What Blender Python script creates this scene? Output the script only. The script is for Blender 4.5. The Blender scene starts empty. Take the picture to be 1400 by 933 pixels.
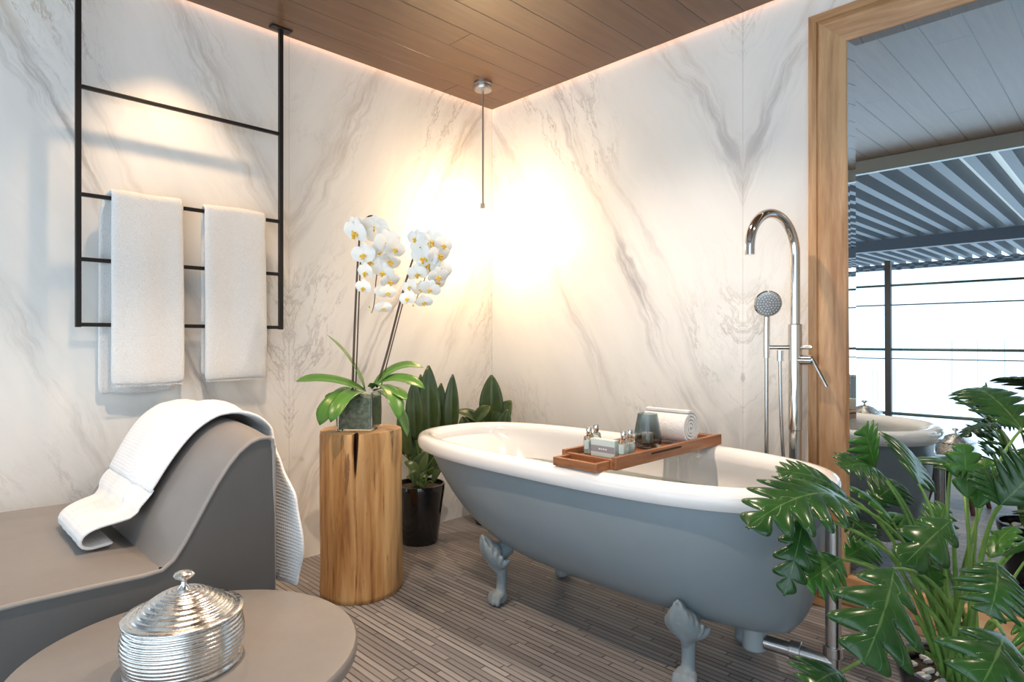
import bpy, bmesh, math, random
from mathutils import Vector, Matrix, Euler
random.seed(7)
PI = math.pi
SC = bpy.context.scene
COL = SC.collection
R = math.radians
# ------------------------------------------------------------------ camera, world, lights, exposure
CAM = Vector((-2.49, -2.675, 1.0))
FPX = 844.0
VR = Vector((.7096, -.7046, 0)); VF = Vector((.7046, .7096, 0))
cam_d = bpy.data.cameras.new('camera'); cam = bpy.data.objects.new('camera', cam_d); COL.objects.link(cam)
cam_d.sensor_width = 36; cam_d.lens = 36 * FPX / 1400; cam_d.clip_start = .02
cam_d.shift_y = -(466.5 - 465) / 1400
cam.location = CAM; cam.rotation_euler = (PI / 2, 0, math.atan2(VF.y, VF.x) - PI / 2)
SC.camera = cam
SC.view_settings.view_transform = 'Standard'; SC.view_settings.look = 'None'
SC.view_settings.gamma = 1; SC.view_settings.use_curve_mapping = False
SC.view_settings.exposure = 0.12
SC.cycles.use_denoising = True
SC.cycles.max_bounces = 12; SC.cycles.diffuse_bounces = 5; SC.cycles.transparent_max_bounces = 12
SC.cycles.sample_clamp_indirect = 8
W_STR = 2.85
W_COL = (.70, .86, 1.0)
WARM = (1.0, .66, .38)
SOFT = (1.0, .82, .66)
w = bpy.data.worlds.new('daylight'); SC.world = w; w.use_nodes = True
bg = w.node_tree.nodes['Background']; bg.inputs[0].default_value = (*W_COL, 1); bg.inputs[1].default_value = W_STR


def light(name, kind, loc, power, color, **kw):
    d = bpy.data.lights.new(name, kind); d.energy = power; d.color = color
    for k, v in kw.items():
        if k != 'rot': setattr(d, k, v)
    o = bpy.data.objects.new(name, d); o.location = loc; COL.objects.link(o)
    if 'rot' in kw: o.rotation_euler = kw['rot']
    return o


# the open terrace side of the room is where the daylight enters: guide sampling with a portal
p_ = light('terrace_opening', 'AREA', (-2.97, -2.1, 1.17), 1, (1, 1, 1), shape='RECTANGLE', size=2.3, size_y=4.3, rot=(0, R(-90), 0))
p_.data.cycles.is_portal = True
DOWNLIGHTS = [((-1.75, -.27, 2.352), 36, 84, .7, WARM), ((-1.95, -1.35, 2.352), 92, 99, .45, (1.0, .76, .56)), ((-.75, -2.9, 2.352), 60, 140, .8, SOFT),  # last in this row is added to brighten the far right wall
              ((-.80, -1.35, 2.352), 66, 120, .8, SOFT)]  # added lamp that lifts the right wall and the tub

# ------------------------------------------------------------------ materials


def nt(name):
    m = bpy.data.materials.new(name); m.use_nodes = True
    t = m.node_tree; b = t.nodes['Principled BSDF']
    return m, t, b


class N:
    """tiny node helper"""
    def __init__(s, t): s.t = t
    def new(s, k, **kw):
        n = s.t.nodes.new(k)
        for a, v in kw.items(): setattr(n, a, v)
        return n
    def put(s, sock, v):
        if isinstance(v, bpy.types.NodeSocket): s.t.links.new(v, sock)
        elif v is not None: sock.default_value = v
    def m(s, op, a, b=None, c=None, clamp=False):
        n = s.new('ShaderNodeMath', operation=op, use_clamp=clamp)
        s.put(n.inputs[0], a); s.put(n.inputs[1], b)
        if c is not None: s.put(n.inputs[2], c)
        return n.outputs[0]
    def pos(s):
        n = s.new('ShaderNodeNewGeometry'); q = s.new('ShaderNodeSeparateXYZ'); s.t.links.new(n.outputs['Position'], q.inputs[0])
        return n.outputs['Position'], q.outputs[0], q.outputs[1], q.outputs[2]
    def obj(s):
        n = s.new('ShaderNodeTexCoord'); q = s.new('ShaderNodeSeparateXYZ'); s.t.links.new(n.outputs['Object'], q.inputs[0])
        return n.outputs['Object'], q.outputs[0], q.outputs[1], q.outputs[2]
    def vec(s, x, y, z=0.0):
        n = s.new('ShaderNodeCombineXYZ'); s.put(n.inputs[0], x); s.put(n.inputs[1], y); s.put(n.inputs[2], z); return n.outputs[0]
    def noise(s, v, scale=5, detail=4, rough=.5, dist=0, out=0):
        n = s.new('ShaderNodeTexNoise'); s.put(n.inputs['Vector'], v)
        n.inputs['Scale'].default_value = scale; n.inputs['Detail'].default_value = detail
        n.inputs['Roughness'].default_value = rough; n.inputs['Distortion'].default_value = dist
        return n.outputs[out]
    def ramp(s, f, stops, interp='LINEAR'):
        n = s.new('ShaderNodeValToRGB'); s.put(n.inputs[0], f); cr = n.color_ramp; cr.interpolation = interp
        while len(cr.elements) < len(stops): cr.elements.new(.5)
        for e, (p, c) in zip(cr.elements, stops):
            e.position = p; e.color = (*c, 1) if len(c) == 3 else c
        return n.outputs[0]
    def mix(s, f, a, b, mode='MIX'):
        n = s.new('ShaderNodeMix', data_type='RGBA', blend_type=mode)
        s.put(n.inputs[0], f)
        for i, v in ((6, a), (7, b)):
            s.put(n.inputs[i], (*v, 1) if isinstance(v, tuple) and len(v) == 3 else v)
        return n.outputs[2]
    def mr(s, v, a, b, c=0.0, d=1.0, sm=True):
        n = s.new('ShaderNodeMapRange', interpolation_type='SMOOTHSTEP' if sm else 'LINEAR')
        s.put(n.inputs[0], v)
        for i, q in ((1, a), (2, b), (3, c), (4, d)): n.inputs[i].default_value = q
        return n.outputs[0]
    def bump(s, h, strength=.3, dist=.01):
        n = s.new('ShaderNodeBump'); n.inputs['Strength'].default_value = strength; n.inputs['Distance'].default_value = dist
        s.put(n.inputs['Height'], h); return n.outputs[0]


def plain(name, col, rough=.5, metal=0, spec=.5, noise=0, nscale=20, bump=0, bscale=200, bdist=.002, trans=0, coat=0, sheen=0, emit=None, es=0, sss=0, alpha=1):
    m, t, b = nt(name); n = N(t); P, x, y, z = n.obj()
    c = (*col, 1)
    if noise:
        f = n.noise(P, nscale, 5, .6)
        lo = tuple(v * (1 - noise) for v in col); hi = tuple(min(1, v * (1 + noise)) for v in col)
        n.put(b.inputs['Base Color'], n.ramp(f, [(.25, lo), (.75, hi)]))
    else: b.inputs['Base Color'].default_value = c
    b.inputs['Roughness'].default_value = rough; b.inputs['Metallic'].default_value = metal
    b.inputs['Specular IOR Level'].default_value = spec; b.inputs['Transmission Weight'].default_value = trans
    b.inputs['Coat Weight'].default_value = coat; b.inputs['Sheen Weight'].default_value = sheen
    b.inputs['Alpha'].default_value = alpha
    if bump: n.put(b.inputs['Normal'], n.bump(n.noise(P, bscale, 3, .6), bump, bdist))
    if emit: b.inputs['Emission Color'].default_value = (*emit, 1); b.inputs['Emission Strength'].default_value = es
    return m


def marble(name, axis, width, a0):
    m, t, b = nt(name); n = N(t); P, x, y, z = n.pos()
    u = n.m('MULTIPLY', x if axis == 'x' else y, -1.0)
    up = n.m('PINGPONG', u, width)
    v2 = n.vec(up, z)
    w1 = n.m('SUBTRACT', n.noise(v2, 1.7, 3, .55), .5)
    w2 = n.m('SUBTRACT', n.noise(v2, 9, 4, .6), .5)
    ac = n.m('ADD', n.m('MULTIPLY', up, .891), n.m('MULTIPLY', z, .4536))
    al = n.m('SUBTRACT', n.m('MULTIPLY', up, .4536), n.m('MULTIPLY', z, .891))
    acw = n.m('ADD', ac, n.m('ADD', n.m('MULTIPLY', w1, .22), n.m('MULTIPLY', w2, .035)))
    seed = 0.0 if axis == 'x' else 5.3
    # broad clouding
    cloud = n.noise(n.vec(n.m('MULTIPLY', acw, 2.6), n.m('MULTIPLY', al, .5), seed), 1, 5, .6)
    base = n.ramp(cloud, [(.3, (.77, .76, .73)), (.5, (.86, .848, .815)), (.72, (.79, .78, .755))])
    # fibrous thin veins
    f1 = n.noise(n.vec(n.m('MULTIPLY', acw, 7), n.m('MULTIPLY', al, 1.5), seed + 1), 1, 7, .66)
    v1 = n.mr(n.m('ABSOLUTE', n.m('SUBTRACT', f1, .5)), 0, .022, 1, 0)
    f2 = n.noise(n.vec(n.m('MULTIPLY', acw, 17), n.m('MULTIPLY', al, 4), seed + 2), 1, 6, .7)
    v3 = n.mr(n.m('ABSOLUTE', n.m('SUBTRACT', f2, .5)), 0, .03, 1, 0)
    msk = n.mr(n.noise(n.vec(n.m('MULTIPLY', acw, 1.5), n.m('MULTIPLY', al, .7), seed + 3), 1, 3, .5), .46, .66, 0, 1)
    fib = n.noise(n.vec(n.m('MULTIPLY', acw, 26), n.m('MULTIPLY', al, 2.5), seed + 4), 1, 6, .65)

    def band(c, wd):
        d = n.m('ABSOLUTE', n.m('SUBTRACT', acw, c))
        return n.m('MULTIPLY', n.mr(d, 0, wd, 1, 0), n.mr(fib, .38, .66, 0, 1))
    patch = n.mr(n.noise(n.vec(n.m('MULTIPLY', al, 1.6), seed), 1, 2, .5), .3, .6, .25, 1)
    big = n.m('MULTIPLY', n.m('MAXIMUM', band(a0, .075), n.m('MULTIPLY', band(a0 - .42, .09), .5)), patch)
    big = n.m('MAXIMUM', big, n.m('MULTIPLY', band(a0 + .14, .05), .35))
    big = n.m('MAXIMUM', big, n.m('MULTIPLY', band(a0 + .62, .1), .6))
    tint = n.noise(v2, 1.3, 2, .5)
    vc = n.ramp(tint, [(.42, (.27, .26, .285)), (.64, (.46, .36, .24))])
    k = n.m('ADD', n.m('MULTIPLY', v1, n.m('MULTIPLY', msk, .56)), n.m('MULTIPLY', v3, n.m('MULTIPLY', msk, .17)), clamp=True)
    k = n.m('MAXIMUM', k, n.m('MULTIPLY', big, .80))
    # sparse ochre flecks
    fl = n.mr(n.noise(v2, 7, 2, .5), .73, .78, 0, .5)
    col = n.mix(k, base, vc); col = n.mix(fl, col, (.55, .45, .26))
    seam = n.m('MINIMUM', up, n.m('SUBTRACT', width, up))
    col = n.mix(n.mr(seam, .0, .003, .5, 0, False), col, (.5, .48, .45))
    n.put(b.inputs['Base Color'], col)
    b.inputs['Roughness'].default_value = .22; b.inputs['Specular IOR Level'].default_value = .45
    return m


def wood(name, c0, c1, axis='z', scale=1.0, rough=.45, contrast=1.0, dark=None):
    """grain runs along the axis, object coordinates"""
    m, t, b = nt(name); n = N(t); P, x, y, z = n.obj()
    s = 14 * scale; l = 1.1 * scale
    q = {'x': (l, s, s), 'y': (s, l, s), 'z': (s, s, l)}[axis]
    v = n.vec(n.m('MULTIPLY', x, q[0]), n.m('MULTIPLY', y, q[1]), n.m('MULTIPLY', z, q[2]))
    f = n.noise(v, 1, 5, .6, .8)
    g = n.noise(v, 5, 4, .7)
    h = n.m('ADD', n.m('MULTIPLY', f, .75), n.m('MULTIPLY', g, .25))
    stops = [(.38, c0), (.58, c1)]
    col = n.ramp(h, stops)
    if dark:
        col = n.mix(n.mr(n.noise(v, 2.2, 5, .7), .58, .68, 0, .8), col, dark)
    n.put(b.inputs['Base Color'], col)
    b.inputs['Roughness'].default_value = rough
    n.put(b.inputs['Normal'], n.bump(g, .15, .002))
    return m


def ceiling_mat():
    m, t, b = nt('ceiling_planks'); n = N(t); P, x, y, z = n.pos()
    pw = .155
    r = n.m('DIVIDE', n.m('ADD', y, .0), pw)
    idx = n.m('FLOOR', r); fr = n.m('FRACT', r)
    rnd = n.new('ShaderNodeTexWhiteNoise', noise_dimensions='1D'); n.put(rnd.inputs['W'], idx)
    f = n.noise(n.vec(n.m('ADD', n.m('MULTIPLY', x, 2.0), n.m('MULTIPLY', idx, 7.1)), n.m('MULTIPLY', y, 30), 0), 1, 6, .65, .6)
    col = n.ramp(f, [(.25, (.092, .048, .023)), (.75, (.155, .083, .041))])
    col = n.mix(n.m('MULTIPLY', rnd.outputs['Value'], .22), col, (.08, .052, .034))
    e = n.m('MINIMUM', fr, n.m('SUBTRACT', 1.0, fr))
    gr = n.mr(e, 0, .022, 1, 0, False)
    # a few end joints
    xo = n.m('ADD', x, n.m('MULTIPLY', rnd.outputs['Value'], 2.4))
    fx = n.m('FRACT', n.m('DIVIDE', xo, 2.4)); gx = n.mr(fx, 0, .0018, 1, 0, False)
    gr = n.m('MAXIMUM', gr, gx)
    col = n.mix(gr, col, (.018, .011, .008))
    n.put(b.inputs['Base Color'], col); b.inputs['Roughness'].default_value = .33
    n.put(b.inputs['Normal'], n.bump(n.m('SUBTRACT', 1.0, gr), .6, .004))
    return m


def floor_mat():
    m, t, b = nt('floor_sticks'); n = N(t); P, x, y, z = n.pos()
    pw = .0225
    wob = n.m('MULTIPLY', n.m('SUBTRACT', n.noise(n.vec(n.m('MULTIPLY', x, 3), n.m('MULTIPLY', y, 3)), 1, 2), .5), .006)
    r = n.m('DIVIDE', n.m('ADD', x, wob), pw)
    idx = n.m('FLOOR', r); fr = n.m('FRACT', r)
    w1 = n.new('ShaderNodeTexWhiteNoise', noise_dimensions='1D'); n.put(w1.inputs['W'], idx)
    ly = n.m('ADD', n.m('DIVIDE', y, .34), n.m('MULTIPLY', w1.outputs['Value'], 9.0))
    iy = n.m('FLOOR', ly); fy = n.m('FRACT', ly)
    w2 = n.new('ShaderNodeTexWhiteNoise', noise_dimensions='2D'); n.put(w2.inputs['Vector'], n.vec(idx, iy))
    g = n.noise(n.vec(n.m('MULTIPLY', x, 160), n.m('MULTIPLY', y, 9)), 1, 4, .65)
    tone = n.m('ADD', n.m('MULTIPLY', w2.outputs['Value'], .6), n.m('MULTIPLY', g, .4))
    col = n.ramp(tone, [(.12, (.19, .182, .187)), (.5, (.265, .253, .258)), (.88, (.35, .334, .336))])
    e = n.m('MINIMUM', fr, n.m('SUBTRACT', 1.0, fr))
    gap = n.mr(n.noise(n.vec(idx, n.m('MULTIPLY', y, 2)), 1, 2), .35, .65, .5, 1)
    gr = n.m('MULTIPLY', n.mr(e, .04, .15, 1, 0), gap)
    ey = n.m('MINIMUM', fy, n.m('SUBTRACT', 1.0, fy))
    gr = n.m('MAXIMUM', gr, n.mr(ey, 0, .009, 1, 0, False))
    col = n.mix(gr, col, (.016, .014, .014))
    n.put(b.inputs['Base Color'], col)
    b.inputs['Roughness'].default_value = .42
    n.put(b.inputs['Normal'], n.bump(n.m('SUBTRACT', n.m('ADD', n.m('MULTIPLY', w2.outputs['Value'], .3), .7), gr), .7, .003))
    return m


def leaf_mat(name, c0, c1, rib=(.30, .42, .16), rough=.3, nv=9, trans=.12):
    m, t, b = nt(name); n = N(t)
    uv = n.new('ShaderNodeUVMap'); q = n.new('ShaderNodeSeparateXYZ'); t.links.new(uv.outputs[0], q.inputs[0])
    U, V = q.outputs[0], q.outputs[1]
    d = n.m('ABSOLUTE', n.m('SUBTRACT', U, .5))
    P, x, y, z = n.obj()
    f = n.noise(P, 14, 4, .6)
    col = n.ramp(f, [(.3, c0), (.7, c1)])
    lat = n.m('ABSOLUTE', n.m('SINE', n.m('MULTIPLY', n.m('SUBTRACT', V, n.m('MULTIPLY', d, .35)), nv * PI)))
    lv = n.mr(lat, 0, .10, .35, 0)
    col = n.mix(lv, col, rib)
    col = n.mix(n.mr(d, .006, .022, .8, 0), col, rib)
    n.put(b.inputs['Base Color'], col); b.inputs['Roughness'].default_value = rough
    n.put(b.inputs['Normal'], n.bump(n.m('ADD', lv, n.m('MULTIPLY', f, .4)), .35, .004))
    tr = n.new('ShaderNodeBsdfTranslucent'); n.put(tr.inputs[0], n.mix(1.0, col, (1.6, 1.9, .7), 'MULTIPLY'))
    mx = n.new('ShaderNodeMixShader'); mx.inputs[0].default_value = trans
    t.links.new(b.outputs[0], mx.inputs[1]); t.links.new(tr.outputs[0], mx.inputs[2])
    t.links.new(mx.outputs[0], t.nodes['Material Output'].inputs[0])
    return m


def waffle_mat():
    m, t, b = nt('waffle_cotton'); n = N(t)
    uv = n.new('ShaderNodeUVMap'); q = n.new('ShaderNodeSeparateXYZ'); t.links.new(uv.outputs[0], q.inputs[0])
    a = n.m('ABSOLUTE', n.m('SINE', n.m('MULTIPLY', q.outputs[0], 70 * PI)))
    c = n.m('ABSOLUTE', n.m('SINE', n.m('MULTIPLY', q.outputs[1], 110 * PI)))
    h = n.m('MULTIPLY', n.m('POWER', a, .6), n.m('POWER', c, .6))
    b.inputs['Base Color'].default_value = (.83, .83, .83, 1); b.inputs['Roughness'].default_value = .9
    b.inputs['Sheen Weight'].default_value = .2
    n.put(b.inputs['Normal'], n.bump(h, .45, .003)); return m


def terry_mat(name='terry_cotton'):
    m, t, b = nt(name); n = N(t); P, x, y, z = n.obj()
    f = n.noise(P, 260, 3, .7); g = n.noise(P, 60, 4, .6)
    h = n.m('ADD', n.m('MULTIPLY', f, .6), n.m('MULTIPLY', g, .6))
    n.put(b.inputs['Base Color'], n.ramp(f, [(.3, (.74, .74, .73)), (.6, (.86, .86, .85))]))
    b.inputs['Roughness'].default_value = .95; b.inputs['Sheen Weight'].default_value = .3
    n.put(b.inputs['Normal'], n.bump(h, .9, .006)); return m


def stump_mat():
    m, t, b = nt('log_side'); n = N(t); P, x, y, z = n.obj()
    ang = n.m('ARCTAN2', y, x)
    v = n.vec(n.m('MULTIPLY', x, 26), n.m('MULTIPLY', y, 26), n.m('MULTIPLY', z, 1.6))
    f = n.noise(v, 1, 6, .65, .4)
    big = n.noise(n.vec(n.m('MULTIPLY', x, 9), n.m('MULTIPLY', y, 9), n.m('MULTIPLY', z, 1.2)), 1, 3, .5)
    col = n.ramp(n.m('ADD', n.m('MULTIPLY', f, .55), n.m('MULTIPLY', big, .45)),
                 [(.36, (.24, .10, .03)), (.45, (.48, .25, .09)), (.55, (.64, .39, .17)), (.7, (.74, .50, .25))])
    dk = n.mr(n.noise(n.vec(n.m('MULTIPLY', x, 30), n.m('MULTIPLY', y, 30), n.m('MULTIPLY', z, 2.6)), 1.0, 6, .7, .5), .56, .66, 0, .8)
    col = n.mix(dk, col, (.17, .075, .03))
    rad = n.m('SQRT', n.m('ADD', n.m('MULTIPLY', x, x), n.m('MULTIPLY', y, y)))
    col = n.mix(n.mr(rad, .134, .148, 1, 0), col, (.035, .014, .006))     # shade deep in the split, painted into the wood colour
    n.put(b.inputs['Base Color'], col); b.inputs['Roughness'].default_value = .5
    n.put(b.inputs['Normal'], n.bump(f, .5, .006)); return m


def ring_mat():
    m, t, b = nt('log_end'); n = N(t); P, x, y, z = n.obj()
    r = n.m('SQRT', n.m('ADD', n.m('MULTIPLY', x, x), n.m('MULTIPLY', y, y)))
    r = n.m('ADD', r, n.m('MULTIPLY', n.noise(P, 12, 3), .02))
    f = n.m('SINE', n.m('MULTIPLY', r, 700)); f = n.m('MULTIPLY', n.m('ADD', f, 1), .5)
    n.put(b.inputs['Base Color'], n.ramp(f, [(0, (.42, .24, .11)), (1, (.60, .39, .20))])); b.inputs['Roughness'].default_value = .55
    return m


def silver_mat():
    m, t, b = nt('ribbed_silver'); n = N(t); P, x, y, z = n.obj()
    b.inputs['Metallic'].default_value = 1; b.inputs['Base Color'].default_value = (.72, .71, .69, 1)
    f = n.noise(P, 45, 4, .6)
    n.put(b.inputs['Roughness'], n.mr(f, .3, .7, .16, .34))
    n.put(b.inputs['Normal'], n.bump(f, .16, .003)); return m


def glass(name, col, rough=0.0, ior=1.45):
    m, t, b = nt(name)
    b.inputs['Base Color'].default_value = (*col, 1); b.inputs['Transmission Weight'].default_value = 1
    b.inputs['Roughness'].default_value = rough; b.inputs['IOR'].default_value = ior
    return m


M = dict(
    marble_left=marble('marble_wall', 'x', 1.246, 1.15), marble_right=marble('marble_wall_right', 'y', 1.53, 1.48),
    ceiling=ceiling_mat(), floor=floor_mat(),
    black=plain('black_steel', (.018, .016, .015), .4, .3),
    chrome=plain('chrome', (.68, .66, .63), .09, 1),
    chrome_dull=plain('brushed_chrome', (.55, .54, .53), .22, 1),
    nickel=plain('satin_nickel', (.50, .47, .44), .28, 1),
    enamel=plain('white_enamel', (.87, .86, .85), .12, coat=.4),
    tubgrey=plain('grey_paint', (.235, .285, .315), .38, noise=.04, nscale=6),
    castgrey=plain('grey_cast_iron', (.26, .31, .335), .5, bump=.3, bscale=60, bdist=.004),
    drainwhite=plain('drain_enamel', (.34, .39, .41), .4),
    frame_z=wood('oak_upright', (.34, .165, .065), (.62, .38, .20), 'z', .8, .42),
    frame_y=wood('oak_rail', (.34, .165, .065), (.62, .38, .20), 'y', .8, .42),
    teak=wood('teak', (.15, .050, .018), (.33, .135, .055), 'x', 2.0, .4),
    teak_y=wood('teak_cross', (.15, .050, .018), (.33, .135, .055), 'y', 2.0, .4),
    darkwood=wood('dark_walnut', (.05, .022, .015), (.12, .055, .035), 'z', 1.5, .45),
    stump=stump_mat(), ring=ring_mat(), slot_shade=plain('slot_shadow_wood', (.05, .022, .01), .9),
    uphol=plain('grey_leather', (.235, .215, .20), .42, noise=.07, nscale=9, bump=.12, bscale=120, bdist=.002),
    uphol_shade=plain('grey_shaded_leather', (.10, .098, .096), .5, noise=.06, nscale=9, bump=.12, bscale=120, bdist=.002),  # seat leather darkened: shade on the upright panels put into the colour
    piping=plain('grey_piping', (.30, .275, .255), .5),
    concrete=plain('grey_stone_top', (.245, .225, .21), .35, noise=.10, nscale=7, bump=.05, bscale=90),
    terry=terry_mat(), waffle=waffle_mat(), silver=silver_mat(),
    blackpot=plain('black_glazed_ceramic', (.008, .008, .009), .12, coat=.5),
    soil=plain('dark_soil', (.05, .035, .022), .95, noise=.5, nscale=60, bump=1, bscale=80, bdist=.01),
    moss=plain('bark_and_moss', (.27, .30, .23), .9, noise=.65, nscale=55, bump=1, bscale=70, bdist=.01),
    pebble=plain('white_pebble', (.72, .70, .68), .6, noise=.1, nscale=30),
    leaf_ph=leaf_mat('philodendron_leaf', (.012, .050, .012), (.030, .105, .022), (.10, .19, .06), .24, 8, .14),
    leaf_ph2=leaf_mat('philodendron_young_leaf', (.03, .12, .015), (.06, .20, .03), (.16, .28, .08), .28, 8, .22),
    leaf_or=leaf_mat('orchid_leaf', (.035, .13, .018), (.08, .24, .03), (.13, .30, .06), .3, 0, .15),
    leaf_ca=leaf_mat('cast_iron_leaf', (.012, .036, .014), (.05, .095, .028), (.11, .16, .05), .30, 0, .10),
    stem_g=plain('green_stem', (.13, .25, .05), .4, noise=.3, nscale=18),
    stem_b=plain('brown_flower_stem', (.075, .05, .035), .5),
    petal=plain('white_petal', (.88, .88, .84), .55, trans=0, sheen=.2),
    lip=plain('yellow_lip', (.85, .55, .05), .5),
    bud=plain('green_bud', (.45, .50, .15), .5),
    mirror=plain('mirror_silvering', (.60, .68, .73), 0.0, 1),
    vglass=glass('clear_vase_glass', (.90, .98, .96)),
    smoke=glass('smoked_glass', (.42, .50, .52)),
    candle=plain('cream_candle', (.72, .55, .42), .5),
    cglass=glass('clear_bottle_glass', (.93, .98, .97)),
    carton=plain('pale_carton', (.58, .67, .63), .4), label=plain('grey_label', (.30, .29, .30), .5), ink=plain('pale_ink', (.75, .75, .74), .5), ink_blue=plain('blue_ink', (.25, .34, .45), .5),
    lotion=plain('pale_lotion', (.62, .70, .66), .35),
    water=glass('bath_water', (.90, .97, .94), 0, 1.33),
    plaster=plain('white_plaster', (.70, .68, .65), .8, noise=.03),
    lamp_glass=plain('lit_opal_glass', (1, .9, .8), .4, emit=(1.0, .67, .36), es=124),
    lamp_white=plain('lit_lens', (1, .9, .8), .4, emit=WARM, es=8),
    led=plain('warm_led_strip', (1, .8, .6), .5, emit=(1, .55, .34), es=9),
    steelblue=plain('grey_painted_steel', (.085, .093, .105), .5), darksteel=plain('dark_steel', (.045, .05, .06), .5),
    fascia=plain('pale_fascia', (.42, .46, .47), .5),
    rod=plain('green_tinted_rail', (.10, .16, .15), .3), kerb=plain('dark_kerb', (.03, .035, .05), .5),
)
# corrugated translucent roof sheet
m, t, b = nt('translucent_roof'); n = N(t)
tr = n.new('ShaderNodeBsdfTranslucent'); tr.inputs[0].default_value = (.85, .80, .73, 1)
mx = n.new('ShaderNodeMixShader'); mx.inputs[0].default_value = .35; b.inputs['Base Color'].default_value = (.72, .69, .65, 1); b.inputs['Roughness'].default_value = .8
t.links.new(b.outputs[0], mx.inputs[1]); t.links.new(tr.outputs[0], mx.inputs[2]); t.links.new(mx.outputs[0], t.nodes['Material Output'].inputs[0])
M['roofsheet'] = m

# ------------------------------------------------------------------ geometry helpers
ORG = {}


def tag(o, label=None, cat=None, group=None, kind=None):
    for k, v in (('label', label), ('category', cat), ('group', group), ('kind', kind)):
        if v: o[k] = v
    return o


def empty(name, loc, label, cat, group=None):
    o = bpy.data.objects.new(name, None); COL.objects.link(o); o.location = loc; o.empty_display_size = .05
    ORG[o.name] = Vector(loc); return tag(o, label, cat, group)


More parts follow.
